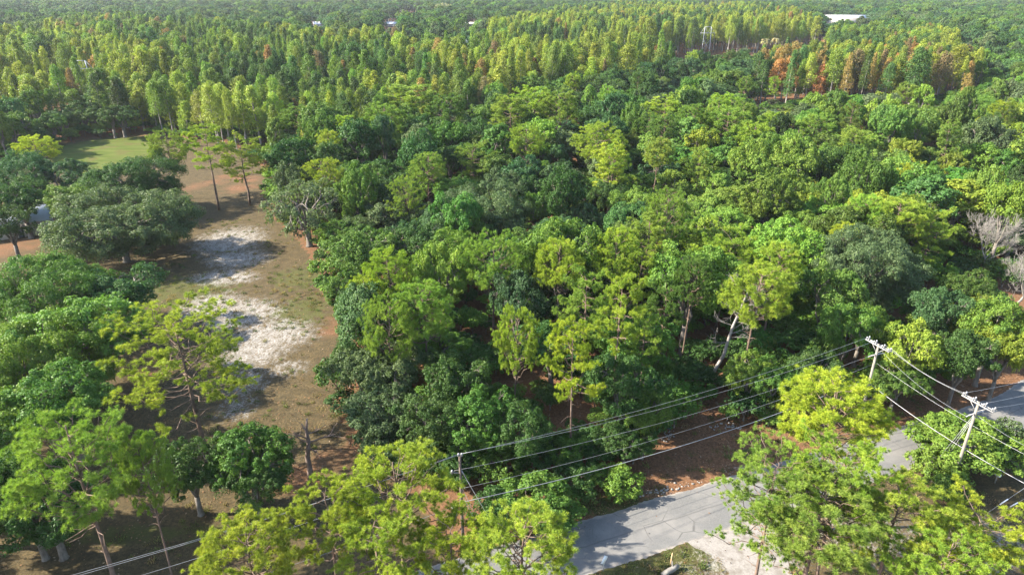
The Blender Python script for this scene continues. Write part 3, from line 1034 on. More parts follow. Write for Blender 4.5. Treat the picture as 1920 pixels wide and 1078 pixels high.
# pines standing above the wood
for (px, py, h, w, col, lab) in (
    (770, 158, 20, 105, 'pine', 'tall pine with flat crown above the wood, below the yellow cypress'),
    (838, 178, 20, 75, 'pine_dark', 'tall slim pine with long bare trunk left of the pine cluster'),
    (712, 195, 18, 85, 'pine', 'pine left of the tall flat-crowned pine'),
    (960, 178, 21, 80, 'pine', 'left pine of the tall cluster in the upper middle'),
    (1005, 162, 22, 95, 'pine_lime', 'tallest pine of the cluster in the upper middle'),
    (1058, 170, 22, 85, 'pine', 'right pine of the tall cluster in the upper middle'),
    (990, 235, 17, 75, 'pine_lime', 'lower pine under the tall cluster in the upper middle'),
    (1128, 232, 18, 105, 'pine_lime', 'pine with forked pale trunk right of the tall cluster'),
    (798, 288, 16, 72, 'pine', 'lone rounded pine standing over dark trees, left of the middle'),
    (885, 262, 15, 85, 'pine', 'small pine between the lone rounded pine and the tall cluster'),
    (1248, 182, 18, 80, 'pine_lime', 'pale pine upper right of the tall cluster'),
    (1300, 195, 18, 70, 'pine', 'pine just right of the pale upper pine'),
    (1372, 200, 18, 85, 'pine', 'pine left of the orange cypress stand, lower down'),
    (1425, 230, 16, 75, 'pine_lime', 'thin-crowned pine with dark gaps under the orange cypress stand'),
    (1605, 238, 15, 60, 'pine', 'small flat pine with pale forked trunk among the right-hand oaks'),
    (1715, 296, 15, 58, 'pine_yellow', 'small round yellow-green pine over a dark gap among the right-hand oaks'),
    (1530, 215, 16, 70, 'pine', 'pine in front of the left part of the orange cypress stand'),
    (925, 436, 18, 135, 'pine', 'umbrella-shaped pine in the middle of the picture'),
    (1050, 448, 18, 100, 'pine_lime', 'lime-green rounded pine right of the umbrella-shaped pine'),
    (1158, 430, 18, 95, 'pine_lime', 'lime pine two places right of the umbrella-shaped pine'),
    (1205, 465, 16, 80, 'pine_lime', 'lime pine tucked behind the tall forked pine'),
    (1255, 358, 19, 100, 'pine', 'rounded pine above the middle right of the wood'),
    (1368, 418, 18, 118, 'pine_lime', 'round lime-green pine with pale branches above the leaning dead trunk'),
    (1458, 455, 17, 100, 'pine_lime', 'lime-green pine right of the leaning dead trunk top'),
    (1425, 495, 18, 125, 'pine_lime', 'bulky pine directly behind the leaning dead trunk'),
    (1300, 480, 17, 75, 'pine_dark', 'dark pine with bare lower limbs left of the leaning dead trunk'),
    (735, 468, 17, 105, 'pine_lime', 'lime pine at the left of the wood, above the feathery dome pine'),
    (795, 525, 18, 125, 'pine', 'green dome pine in the left middle of the wood'),
    (715, 560, 17, 120, 'pine', 'feathery dome pine nearest the clearing'),
    (690, 520, 14, 90, 'pine_lime', 'small lime pine between the feathery pine and the clearing'),
    (962, 572, 17, 95, 'pine_lime', 'lime-green pine with separate puffs in the middle of the wood'),
    (1080, 608, 18, 115, 'pine_yellow', 'vivid yellow conical pine under the wood edge'),
    (1168, 512, 20, 105, 'pine_lime', 'tall forked pine with pale trunk, right of the vivid yellow pine'),
    (1100, 508, 18, 110, 'pine', 'pine with dark bare branches left of the tall forked pine'),
    (1215, 590, 14, 70, 'pine', 'small pine below the tall forked pine'),
    (1245, 530, 15, 80, 'pine_dark', 'shaded pine right of the tall forked pine'),
    (1690, 375, 16, 120, 'pine_lime', 'spreading yellow-green pine above the broad grey-green oak'),
    (1760, 385, 15, 90, 'pine_lime', 'lime pine right of the spreading yellow-green pine'),
    (1590, 420, 13, 60, 'pine_yellow', 'small yellow pine left of the broad grey-green oak'),
    (600, 300, 15, 90, 'pine_lime', 'lime pine above the sparse oak beside the clearing'),
):
    T('pine', px, py, h, w, col, lab, tilt=(rng.normal(0, 0.03), rng.normal(0, 0.03)), which=(0 if 'conical' in lab else (2 if 'forked pine' in lab else int(rng.choice([1, 3, 4, 3, 4])))))

# single rust and orange cypresses that stand out
for (px, py, h, w, col, lab) in (
    (1465, 112, 19, 34, 'cyp_orange', 'bright orange cypress at the left of the right-hand stand'),
    (1548, 78, 19, 30, 'cyp_orange', 'orange cypress at the back of the right-hand stand'),
    (1522, 88, 18, 30, 'cyp_rust', 'rusty cypress beside the orange one at the back of the right-hand stand'),
    (1542, 122, 17, 34, 'cyp_orange', 'orange-topped cypress in the middle of the right-hand stand'),
    (1662, 85, 17, 20, 'cyp_orange', 'narrow reddish cypress at the back right of the right-hand stand'),
    (1686, 102, 18, 26, 'cyp_orange', 'vivid orange-red cypress in the right half of the right-hand stand'),
    (1575, 140, 13, 22, 'cyp_orange', 'small orange cypress at the front of the right-hand stand'),
    (1822, 140, 17, 30, 'cyp_rust', 'rusty cypress at the right end of the right-hand stand'),
    (160, 58, 21, 26, 'cyp_rust', 'rust-brown cypress in the left stand below the far oaks'),
    (275, 60, 21, 26, 'cyp_brown', 'brown cypress in the middle of the left stand'),
    (422, 108, 19, 22, 'cyp_rust', 'rusty cypress left of the centre gap in the left stand'),
    (870, 105, 19, 26, 'cyp_rust', 'rusty cypress in the band left of the centre'),
    (900, 112, 19, 28, 'cyp_rust', 'second rusty cypress right next to the first in the centre band'),
    (800, 120, 19, 30, 'cyp_rust', 'wide rusty cypress low in the centre band'),
    (1218, 72, 17, 18, 'cyp_orange', 'small orange cypress just left of the pale pylon'),
):
    T('cypress', px, py, h, w, col, lab, clear=0.3)

# ------------------------------------------------------------------ the wood
Z_CYP1 = wpoly([(-60, 78), (60, 52), (150, 32), (330, 35), (450, 48), (560, 57), (740, 60), (870, 80), (960, 72), (1100, 76), (1210, 74), (1268, 84), (1200, 100), (1080, 110), (985, 116), (880, 146), (780, 156),
                (690, 166), (600, 174), (480, 168), (400, 164), (250, 143), (100, 140), (-60, 140)], 20)
Z_CYP2 = wpoly([(915, 44), (1000, 22), (1180, 6), (1430, 8), (1520, 28), (1548, 42), (1440, 44), (1330, 44), (1210, 60), (1000, 68), (930, 76)], 22)
Z_CYP3 = wpoly([(1395, 192), (1415, 174), (1530, 158), (1640, 160), (1760, 166), (1835, 182), (1805, 199), (1700, 207), (1580, 205), (1440, 201)])
Z_CYP4 = wpoly([(1548, 42), (1630, 44), (1790, 40), (1800, 62), (1700, 76), (1560, 68)], 20)
Z_EDGE = np.array([(-260, 214), (-190, 216), (-154, 228), (-130, 245), (-96, 234), (-80, 250), (-100, 262), (-135, 266), (-170, 258), (-270, 258)], float)
PYLONS = [at(1328, 108), at(866, 100), at(146, 170)]
# gaps that let a house or a pylon show: (pixel x from, to, nearest distance, farthest distance)
GAPS = [(580, 615, 530, 872), (708, 752, 520, 905), (745, 790, 840, 1160), (868, 905, 560, 868), (1290, 1350, 900, 1400), (1535, 1640, 660, 960), (318, 342, 640, 980), (1306, 1352, 425, 540)]


def jgrid(x0, x1, y0, y1, s, j=0.42):
    xs, ys = np.arange(x0, x1, s), np.arange(y0, y1, s)
    X, Y = np.meshgrid(xs, ys)
    X = X + (np.arange(len(ys)) % 2)[:, None] * s * 0.5
    P = np.stack([X.ravel(), Y.ravel()], 1)
    return P + rng.uniform(-j, j, P.shape) * s


def px_of(P, z=0.0):
    zc = P[:, 1] * CP + (H - z) * SP
    return CX + FPX * P[:, 0] / zc, CY + FPX * ((H - z) * CP - P[:, 1] * SP) / zc


def in_view(P, m=12, k=0.80):
    return np.abs(P[:, 0]) < P[:, 1] * k + m


def no_gap(P):
    x, _ = px_of(P, 8)
    ok = np.ones(len(P), bool)
    for a, b, y0, y1 in GAPS:
        ok &= ~((x > a) & (x < b) & (P[:, 1] > y0) & (P[:, 1] < y1))
    return ok


def away(P, lst, extra):
    ok = np.ones(len(P), bool)
    for x, y, c in lst:
        ok &= (P[:, 0] - x) ** 2 + (P[:, 1] - y) ** 2 > (c + extra) ** 2
    return ok


COR_A, COR_B = np.array([-194.0, 322.0]), np.array([140.0, 508.0])


def corridor(P, half):
    """points of the strip kept low under the transmission line"""
    d = unit(COR_B - COR_A)
    q = P - COR_A
    return np.abs(q[:, 0] * d[1] - q[:, 1] * d[0]) < half


FILL = dict(oak=[], pine=[], cypress=[])     # (x, y, width, height, colour key, where)

# cypress stands
for zone, where, h0, h1, s in ((Z_CYP1, 'left', 14, 25, 5.9), (Z_CYP2, 'far', 20, 26, 7.2), (Z_CYP3, 'right', 18, 24, 6.4), (Z_CYP4, 'back', 17, 21, 6.6)):
    lo, hi = zone.min(0), zone.max(0)
    P = jgrid(lo[0], hi[0], lo[1], hi[1], s)
    P = P[inside(P, zone)]
    P = P[in_view(P) & no_gap(P) & away(P, LIST, 1.6)]
    P = P[~corridor(P, 15)]
    # patches of one mood: colour follows a slow random field
    f = np.sin(P[:, 0] * 0.031 + 1.3) * np.sin(P[:, 1] * 0.023 + 0.4) + 0.6 * np.sin(P[:, 0] * 0.09 + P[:, 1] * 0.07) + rng.normal(0, 0.32, len(P))
    gap = np.sin(P[:, 0] * 0.11 + 0.5) * np.sin(P[:, 1] * 0.075 + 1.1) + rng.normal(0, 0.25, len(P))
    for (x, y), v, g in zip(P, f, gap):
        if g > 0.62:
            continue
        u = rng.random()
        warm = dict(left=0.03, far=0.02, right=0.22, back=0.03)[where]
        if u < warm:
            c = 'cyp_rust'
        elif u < warm * 1.5:
            c = 'cyp_brown'
        elif v > 0.35:
            c = 'cyp_yellow'
        elif v > -0.45:
            c = 'cyp'
        else:
            c = 'cyp_dark'
        if where in ('right', 'far') and c == 'cyp' and rng.random() < 0.5:
            c = 'cyp_yellow'
        hh = rng.uniform(h0, h1) * (0.82 if where == 'left' and y < 285 else 1.0)
        FILL['cypress'].append((x, y, rng.uniform(4.8, 8.0), hh, c, where))

# everything else
WOODS = []
for y0, y1, s, wf in ((62, 240, 7.0, (7.5, 13.5)), (240, 440, 8.0, (8.5, 14.0)), (440, 820, 13, (11, 19)), (820, 1650, 18, (14, 24))):
    P = jgrid(-y1 * 0.8 - 15, y1 * 0.8 + 15, y0, y1, s)
    ok = in_view(P) & (P[:, 1] >= y0) & (P[:, 1] < y1) & ~inside(P, CLEAR_A) & ~inside(P - np.array([3.5, 0.0]), CLEAR_A) & ~inside(P, VERGE) & no_gap(P) & away(P, LIST, 1.3)
    for z in (Z_CYP1, Z_CYP2, Z_CYP3, Z_CYP4):
        ok &= ~inside(P, z)
    ok &= (road_dist(P) > 7.5)
    # the power-line corridor in front of the far cypress stand stays low
    P = P[ok]
    edge = inside(P, Z_EDGE)
    pxs, pys = px_of(P, 10)
    tone = np.sin(P[:, 0] * 0.05 + 2.0) + np.sin(P[:, 1] * 0.043 + 0.7) + rng.normal(0, 0.7, len(P))
    for (x, y), e, px, t in zip(P, edge, pxs, tone):
        d = math.hypot(x, y)
        if px < 20 and y < 200:
            continue
        w = rng.uniform(*wf)
        if y < 440 and rng.random() < 0.19:
            continue
        h = (rng.uniform(7.0, 12.5) if rng.random() < 0.64 else rng.uniform(13.5, 19)) if y < 440 else rng.uniform(13, 23)
        where = 'edge' if e else ('right' if px > 1290 else ('middle' if px > 880 else 'left')) if y < 330 else 'far'
        u = rng.random()
        if y < 400 and u < 0.07 and not e:
            FILL['pine'].append((x, y, rng.uniform(6.5, 9), rng.uniform(15, 19), ('pine', 'pine_lime', 'pine_dark')[int(rng.integers(0, 3))], where))
            continue
        if where == 'right' and not (px < 1395 and y > 255):
            keys, pr = ('oak_bright', 'oak_mid', 'oak_lime', 'oak_gray', 'oak_dark'), (0.46, 0.30, 0.10, 0.07, 0.07)
        elif 985 < px < 1395 and 255 < y < 430:
            keys, pr = ('oak_dark', 'oak_blue', 'oak_mid', 'oak_gray'), (0.45, 0.25, 0.2, 0.1)
        elif where == 'far':
            keys, pr = ('oak_blue', 'oak_mid', 'oak_dark', 'oak_gray', 'oak_bright'), (0.25, 0.26, 0.2, 0.15, 0.14)
        elif where == 'edge':
            keys, pr = ('oak_blue', 'oak_dark', 'oak_mid', 'oak_gray'), (0.35, 0.35, 0.2, 0.1)
        else:
            keys, pr = ('oak_dark', 'oak_mid', 'oak_bright', 'oak_blue', 'oak_gray'), (0.27, 0.35, 0.18, 0.12, 0.08)
        c = keys[int(rng.choice(len(keys), p=pr))]
        if 1225 < px < 1545 and 425 < y < 560:
            continue
        if 1390 < px < 1830 and 240 < y < 304:
            h *= 0.45
        FILL['oak'].append((x, y, w, h, c, where))

WHERE_OAK = dict(right='among the crowded oaks on the right side of the wood', middle='packed in the central part of the wood',
                 left='packed in the wood between the clearing and the middle', edge='at the shaded foot of the left cypress stand', far='in the distant canopy beyond the wood')
WHERE_CYP = dict(left='in the packed stand beyond the clearing', far='in the dense far stand behind the pale pylon', right='in the small stand with orange trees on the right', back='in the thin stand below the long white roof')


def scatter(name, protos, P, rotz, scl, idx, tint, label, cat):
    """one mass of plants: every prototype instanced on points by geometry nodes"""
    n = len(P)
    me = bpy.data.meshes.new(name)
    me.vertices.add(n)
    me.vertices.foreach_set('co', np.asarray(P, np.float32).ravel())
    a = me.attributes.new('idx', 'INT', 'POINT')
    a.data.foreach_set('value', np.asarray(idx, np.int32))
    rot = np.zeros((n, 3), np.float32)
    rot[:, 2] = rotz
    a = me.attributes.new('rot', 'FLOAT_VECTOR', 'POINT')
    a.data.foreach_set('vector', rot.ravel())
    a = me.attributes.new('scl', 'FLOAT_VECTOR', 'POINT')
    a.data.foreach_set('vector', np.asarray(scl, np.float32).ravel())
    a = me.attributes.new('tint', 'FLOAT_COLOR', 'POINT')
    a.data.foreach_set('color', np.column_stack([np.asarray(tint, np.float32), np.ones(n, np.float32)]).astype(np.float32).ravel())
    ob = mesh_obj(name, me)
    ng = bpy.data.node_groups.new(name, 'GeometryNodeTree')
    ng.interface.new_socket(name='Geometry', in_out='INPUT', socket_type='NodeSocketGeometry')
    ng.interface.new_socket(name='Geometry', in_out='OUTPUT', socket_type='NodeSocketGeometry')
    gi, go = ng.nodes.new('NodeGroupInput'), ng.nodes.new('NodeGroupOutput')
    join = ng.nodes.new('GeometryNodeJoinGeometry')
    for pr in protos:
        j = ng.nodes.new('GeometryNodeJoinGeometry')
        for me_ in pr[:2]:
            if me_ is None:
                continue
            po = bpy.data.objects.new('plant_pattern', me_)
            oi = ng.nodes.new('GeometryNodeObjectInfo')
            oi.inputs['Object'].default_value = po
            ng.links.new(oi.outputs['Geometry'], j.inputs[0])
        gt = ng.nodes.new('GeometryNodeGeometryToInstance')
        ng.links.new(j.outputs[0], gt.inputs[0])
        ng.links.new(gt.outputs[0], join.inputs[0])
    iop = ng.nodes.new('GeometryNodeInstanceOnPoints')
    iop.inputs['Pick Instance'].default_value = True

    def named(nm, ty):
        q = ng.nodes.new('GeometryNodeInputNamedAttribute')
        q.data_type = ty
        q.inputs['Name'].default_value = nm
        return q.outputs['Attribute']
    ng.links.new(gi.outputs[0], iop.inputs['Points'])
    ng.links.new(join.outputs[0], iop.inputs['Instance'])
    ng.links.new(named('idx', 'INT'), iop.inputs['Instance Index'])
    ng.links.new(named('rot', 'FLOAT_VECTOR'), iop.inputs['Rotation'])
    ng.links.new(named('scl', 'FLOAT_VECTOR'), iop.inputs['Scale'])
    ng.links.new(iop.outputs[0], go.inputs[0])
    md = ob.modifiers.new('scatter', 'NODES')
    md.node_group = ng
    tag(ob, label, cat, kind='stuff')
    return ob


LANDMARKS = [
    (62, 256, 'small yellow-green pine by the green field'), (190, 275, 'green field'), (382, 236, 'tallest clearing pine'), (555, 345, 'sparse oak with pale limbs'),
    (798, 290, 'lone rounded pine'), (1005, 165, 'tall pine cluster'), (1128, 235, 'pine with forked pale trunk'), (905, 345, 'dome-shaped grey-green oak'),
    (925, 440, 'umbrella-shaped pine'), (1255, 360, 'rounded pine right of the middle'), (1368, 420, 'pine with pale branches'), (1408, 540, 'leaning dead pine'),
    (1080, 610, 'vivid yellow pine'), (795, 530, 'green dome pine'), (715, 650, 'mossy grey-green oaks'), (862, 860, 'brown guyed pole'), (1648, 645, 'upper utility pole'),
    (1640, 430, 'broad grey-green oak'), (1690, 378, 'spreading yellow-green pine'), (1715, 300, 'small round yellow-green pine'), (1605, 240, 'small flat pine'),
    (1840, 170, 'large rounded bright oak'), (1888, 520, 'large bare grey tree'), (1890, 690, 'road bend'), (1465, 115, 'bright orange cypress'), (1686, 105, 'vivid orange-red cypress'),
    (1328, 60, 'pale pylon'), (1185, 115, 'large dark oak mass'), (770, 160, 'tall flat-crowned pine'), (1372, 205, 'pine below the orange stand'), (160, 60, 'rust-brown cypress'),
    (275, 62, 'brown cypress'), (422, 110, 'rusty cypress of the left stand'), (800, 122, 'wide rusty cypress'), (870, 80, 'small pylon top'), (600, 175, 'oak edge below the cypress band'),
    (146, 104, 'pylon tip'), (1250, 735, 'bare orange ground'), (1175, 680, 'tall dark oak at the wood edge'), (30, 400, 'pale house roof')]
ORD = ['nearest', 'second nearest', 'third nearest', 'fourth nearest', 'fifth nearest', 'sixth nearest', 'seventh nearest', 'eighth nearest']


def place_labels(rows, noun):
    """label each tree by its colour, the landmark it stands by and its rank there"""
    seen = {}
    P = np.array([(r_[0], r_[1]) for r_ in rows])
    zt = np.array([r_[3] for r_ in rows])
    zc = P[:, 1] * CP + (H - zt) * SP
    X, Y = CX + FPX * P[:, 0] / zc, CY + FPX * ((H - zt) * CP - P[:, 1] * SP) / zc
    info = []
    for i, r_ in enumerate(rows):
        best = min(LANDMARKS, key=lambda q: math.hypot(X[i] - q[0], 1.6 * (Y[i] - q[1])))
        dx, dy = X[i] - best[0], 1.6 * (Y[i] - best[1])
        rel = ('right of' if dx > 0 else 'left of') if abs(dx) > abs(dy) else ('below' if dy > 0 else 'above')
        key = (WORD[r_[4]], rel, best[2])
        info.append((key, math.hypot(dx, dy), i))
    out = [None] * len(rows)
    for key, d, i in sorted(info, key=lambda q: q[1]):
        k = seen.get(key, 0)
        seen[key] = k + 1
        if k < len(ORD):
            out[i] = f'{ORD[k]} {key[0]} {noun} {key[1]} the {key[2]}'
        else:
            out[i] = f'{key[0]} {noun} farther off {key[1]} the {key[2]}'
    return out


def build_fill(key, near, mid, far, limit, mid_from, name, cat, wherewords, stuffname, stufflabel):
    rows = sorted(FILL[key], key=lambda q: math.hypot(q[0], q[1]) - (4 * q[3] if key == 'cypress' else 0))
    one, rest = rows[:limit], rows[limit:]
    labels = place_labels(one, name.split('_')[0])
    for (x, y, w, h, c, where), lab in zip(one, labels):
        d = math.hypot(x, y)
        pr = pick(near if d < mid_from else mid)
        add_tree(name, pr, (x, y), w, h, C_[c], lab, cat, f'{name.split("_")[0]} trees {wherewords[where]}',
                 (rng.normal(0, 0.03), rng.normal(0, 0.03)), None, 0.16, 0.2)
    if rest:
        A = np.array([r_[:4] for r_ in rest])
        idx = rng.integers(0, len(far), len(rest))
        scl = np.array([(r_[2] / far[i][2], r_[2] / far[i][2], r_[3] / far[i][3]) for r_, i in zip(rest, idx)])
        tint = np.array([jitter(C_[r_[4]], 0.14)[:3] for r_ in rest])
        scatter(stuffname, far, np.column_stack([A[:, :2], np.zeros(len(A))]), rng.uniform(0, 6.28, len(A)), scl, idx, tint, stufflabel, 'forest')
    return len(one), len(rest)


def far_copy(protos, bark, leafm):
    res = []
    for t, c, w, h in protos:
        c2 = c.copy()
        c2.materials.clear()
        c2.materials.append(leafm)
        res.append((t, c2, w, h))
    return res


n_oak_manual = sum(1 for o in COL.objects if o.name.startswith('oak_tree'))
n_pine_manual = sum(1 for o in COL.objects if o.name.startswith('pine_tree'))
n_cyp_manual = sum(1 for o in COL.objects if o.name.startswith('cypress_tree'))
OAKMID_I = far_copy(OAKMID, M_BARK, M_LEAF_FAR)
CYP_I = far_copy(CYP, M_CYPBARK, M_NEEDLE_FAR)
print('fill', {k_: len(v_) for k_, v_ in FILL.items()})
# the rest of the wood, nearer half and farther half in one mass each
print(build_fill('oak', OAK, OAKMID, OAKMID_I, 300 - n_oak_manual, 150, 'oak_tree', 'oak tree', WHERE_OAK, 'oak_forest', 'unbroken mass of oak crowns filling the wood into the distance'))
print(build_fill('pine', PINE, PINEMID, PINEFAR, 300 - n_pine_manual, 140, 'pine_tree', 'pine tree', WHERE_OAK, 'pine_forest', 'scattered distant pines above the oak canopy'))
print(build_fill('cypress', CYP, CYP, CYP_I, 300 - n_cyp_manual, 400, 'cypress_tree', 'cypress tree', WHERE_CYP, 'cypress_forest', 'endless yellow-green cypress tops of the far stands'))

# undergrowth on the forest floor
BUSH_I = far_copy([oak_meshes(63, 3.0, 3.4, 16, 9, 14, 0.42, 0.8, -0.3, lobe=0.42)], M_BARK, M_LEAF_FAR)
P = np.vstack([jgrid(-150, 180, 66, 215, 3.4, 0.48), jgrid(-240, -70, 205, 275, 3.6, 0.48)])
P = P[in_view(P) & ~inside(P, CLEAR_A) & ~inside(P, VERGE) & (road_dist(P) > 7.5)]
P = P[rng.random(len(P)) < 0.8]
EDGE_P = []
for poly in (CLEAR_A, VERGE):
    for a, b in zip(poly, np.roll(poly, -1, axis=0)):
        if min(a[1], b[1]) < 48 or abs(a[0]) > 110 or abs(b[0]) > 110:
            continue
        m_ = max(1, int(np.linalg.norm(b - a) / 1.5))
        for t in np.linspace(0, 1, m_, endpoint=False):
            EDGE_P.append(a + (b - a) * t + rng.normal(0, 1.0, 2))
EDGE_P = np.array(EDGE_P)
EDGE_P = EDGE_P[(road_dist(EDGE_P) > 8) & (px_of(EDGE_P)[0] > 430) & ~inside(EDGE_P - np.array([1.2, 0.0]), CLEAR_A) & (rng.random(len(EDGE_P)) < 0.6)]
P = np.vstack([P, EDGE_P])
n = len(P)
sc = rng.uniform(0.35, 1.0, n)
scatter('undergrowth', BUSH_I, np.column_stack([P, np.zeros(n)]), rng.uniform(0, 6.28, n), np.stack([sc, sc, sc * rng.uniform(0.6, 1.3, n)], 1), np.zeros(n, int),
        np.array([jitter(C_[('oak_dark', 'oak_mid', 'oak_bright')[int(rng.integers(0, 3))]], 0.15)[:3] for _ in range(n)]), 'low leafy undergrowth covering the forest floor', 'undergrowth')

# grass and weeds on the verges and lawn: one patch of blades instanced
def tuft_mesh(seed, n, rad, hgt, wid):
    r = np.random.default_rng(seed)
    b = np.column_stack([r.normal(0, rad, (n, 2)), np.zeros(n)])
    V, F = blade_quads(b, np.array([0, 0, 1.0]) + r.normal(0, 0.45, (n, 3)) * np.array([1, 1, 0.2]), r.uniform(0.4, 1.0, n) * hgt, wid, r)
    return make_mesh('tuft', V, F, M_LEAF_FAR, r.uniform(0.1, 0.9, n))


TUFT = [(None, tuft_mesh(5, 60, 0.35, 0.28, 0.03), 1, 1), (None, tuft_mesh(6, 40, 0.22, 0.45, 0.035), 1, 1)]
GA = np.concatenate([jgrid(-75, 10, 38, 75, 0.8, 0.5), jgrid(0, 75, 38, 100, 0.8, 0.5), jgrid(-75, -12, 75, 150, 0.9, 0.5)])
rd = road_dist(GA)
gpx, gpy = px_of(GA)
w_ = np.zeros(len(GA))
for (bx, by, rx, ry, f) in ((430, 990, 150, 40, .2), (230, 1010, 200, 40, .2), (1230, 1055, 150, 45, .8), (1180, 950, 190, 30, .4), (1640, 830, 150, 30, .5), (1400, 850, 90, 20, .35), (1400, 880, 200, 20, .3), (1650, 1030, 300, 90, .5), (1350, 800, 140, 50, .2), (560, 560, 60, 60, .5), (330, 540, 120, 40, .4), (470, 540, 160, 90, .16), (500, 780, 160, 90, .16), (440, 410, 120, 40, .2), (1600, 770, 200, 30, .25), (1100, 920, 100, 40, .2)):
    w_ = np.maximum(w_, f * np.clip(1.5 - np.hypot((gpx - bx) / rx, (gpy - by) / ry), 0, 1))
ok = (rd > RW + 0.35) & (rng.random(len(GA)) < w_) & ~inside(GA, dp)
GA = GA[ok]
n = len(GA)
sc = rng.uniform(0.5, 1.2, n)
scatter('grass', TUFT, np.column_stack([GA, np.zeros(n)]), rng.uniform(0, 6.28, n), np.stack([sc, sc, sc], 1), rng.integers(0, 2, n),
        np.array([jitter(((0.13, 0.15, 0.045), (0.22, 0.17, 0.08), (0.08, 0.11, 0.03))[int(rng.integers(0, 3))], 0.15)[:3] for _ in range(n)]), 'short grass and weeds along the road verges and lawn', 'grass')

# fallen leaves and needles lying on the bank and the lawn
LF = np.concatenate([jgrid(-70, 12, 38, 80, 0.42, 0.5), jgrid(0, 75, 48, 100, 0.42, 0.5), jgrid(-60, -12, 80, 130, 0.6, 0.5)])
lr = road_dist(LF)
lpx, lpy = px_of(LF)
lv, la = inside(LF, VERGE), inside(LF, CLEAR_A)
north = ((LF - R0) @ RN) > 0
pw = np.where(lv & north, 0.75, np.where(la, 0.30, 0.12)) * (0.4 + 1.2 * (np.sin(LF[:, 0] * 0.7) * np.sin(LF[:, 1] * 0.9 + 1) > -0.1))
pw = pw * np.where(lr < RW, 0.03, 1.0)
LF = LF[(rng.random(len(LF)) < pw) & (lpx > -20) & (lpx < 1950) & (lpy < 1090)]
nlf = len(LF)
Vl, Fl = leaf_quads(np.column_stack([LF, np.where(road_dist(LF) < RW + 0.2, 0.10, 0.05) + rng.uniform(0, 0.04, nlf)]), np.array([0, 0, 1.0]) + rng.normal(0, 0.35, (nlf, 3)), rng.uniform(0.10, 0.30, nlf), 0.5)


def litter_material():
    m, nt, out = new_mat('fallen_leaf')
    tone = N(nt, 'ShaderNodeAttribute', attribute_type='GEOMETRY', attribute_name='tone').outputs['Fac']
    c = mix_col(nt, ramp(nt, tone, 0.0, 0.6), (0.050, 0.028, 0.016), (0.200, 0.105, 0.055))
    c = mix_col(nt, ramp(nt, tone, 0.7, 1.0), c, (0.260, 0.200, 0.140))
    p_ = N(nt, 'ShaderNodeBsdfPrincipled')
    p_.inputs['Roughness'].default_value = 0.9
    p_.inputs['Specular IOR Level'].default_value = 0.1
    nt.links.new(c, p_.inputs['Base Color'])
    nt.links.new(p_.outputs[0], out.inputs['Surface'])
    return m


tag(mesh_obj('fallen_leaves', make_mesh('fallen_leaves', Vl, Fl, litter_material(), rng.uniform(0, 1, nlf))), 'brown fallen leaves and pine straw scattered over the bank and lawn', 'leaf litter', kind='stuff')

# pale rubble washed up along the far verge
mb = MB()
for (a, b, cnt) in (((1195, 930), (1320, 905), 60), ((1345, 905), (1425, 872), 90), ((1330, 800), (1390, 800), 40), ((1245, 822), (1262, 808), 30)):
    for i in range(cnt):
        t = rng.random()
        q = at(a[0] + (b[0] - a[0]) * t + rng.normal(0, 6), a[1] + (b[1] - a[1]) * t + rng.normal(0, 4))
        if road_dist(q[None, :2])[0] < RW + 0.4:
            continue
        s = rng.uniform(0.04, 0.17)
        th = rng.uniform(0, 3.14)
        rot = Matrix.Rotation(th, 3, 'Z') @ Matrix.Rotation(rng.uniform(-.5, .5), 3, 'X')
        mb.box((q[0], q[1], s * 0.3), (s * 1.5, s, s * 0.8), rot)
tag(mesh_obj('rubble', mb.mesh('rubble', plain_material('pale_rubble', (0.16, 0.15, 0.14), (0.32, 0.31, 0.29), 3))), 'pale broken stones and debris along the far road verge', 'rubble', kind='stuff')

# ------------------------------------------------------------------ dead trees
def dead_tree(px, py, h, wide, label, seed, maxlev=3, mat=M_DEAD, rad=0.2, up=0.35, trunk_part=0.35, spread=0.55, cat='dead tree'):
    r = np.random.default_rng(seed)
    p0 = at(px, py, 0)
    root = empty('dead_tree', (p0[0], p0[1], 0))
    mb1, mb2 = MB(), MB()
    tp = bend((0, 0, -0.1), (r.normal(0, 0.3), r.normal(0, 0.3), h * trunk_part), 0, 5, r, 0.02)
    mb1.tube(tp, np.linspace(rad * 1.2, rad * 0.8, 5), 7)
    for i in range(5):
        a = i * 1.257 + r.uniform(-0.3, 0.3)
        branching(mb2, r, tp[-1] - np.array([0, 0, 0.1 * i]), (math.cos(a) * wide, math.sin(a) * wide, 1.0), h * 0.36, rad * 0.5, 0, maxlev, up, spread)
    mesh_obj('trunk', mb1.mesh('trunk', mat, True), root)
    mesh_obj('branches', mb2.mesh('branches', mat), root)
    return tag(root, label, cat)


dead_tree(1896, 585, 9.5, 0.5, 'large bare grey tree with fine twigs at the right edge', 3, 4)
dead_tree(1838, 520, 11, 0.8, 'smaller bare greyish tree left of the large bare one', 4, 4, rad=0.14)
dead_tree(1660, 520, 14, 0.5, 'dead stub with bare branches inside the broad grey-green oak', 8, 2, rad=0.14)
pt_ = at(832, 8, 21)
add_tree('oak_tree', SPARSE[0], pt_, 26, 23, (0.27, 0.25, 0.15), 'tall pale tan half-bare tree in the distance above the cypress band', 'oak tree')

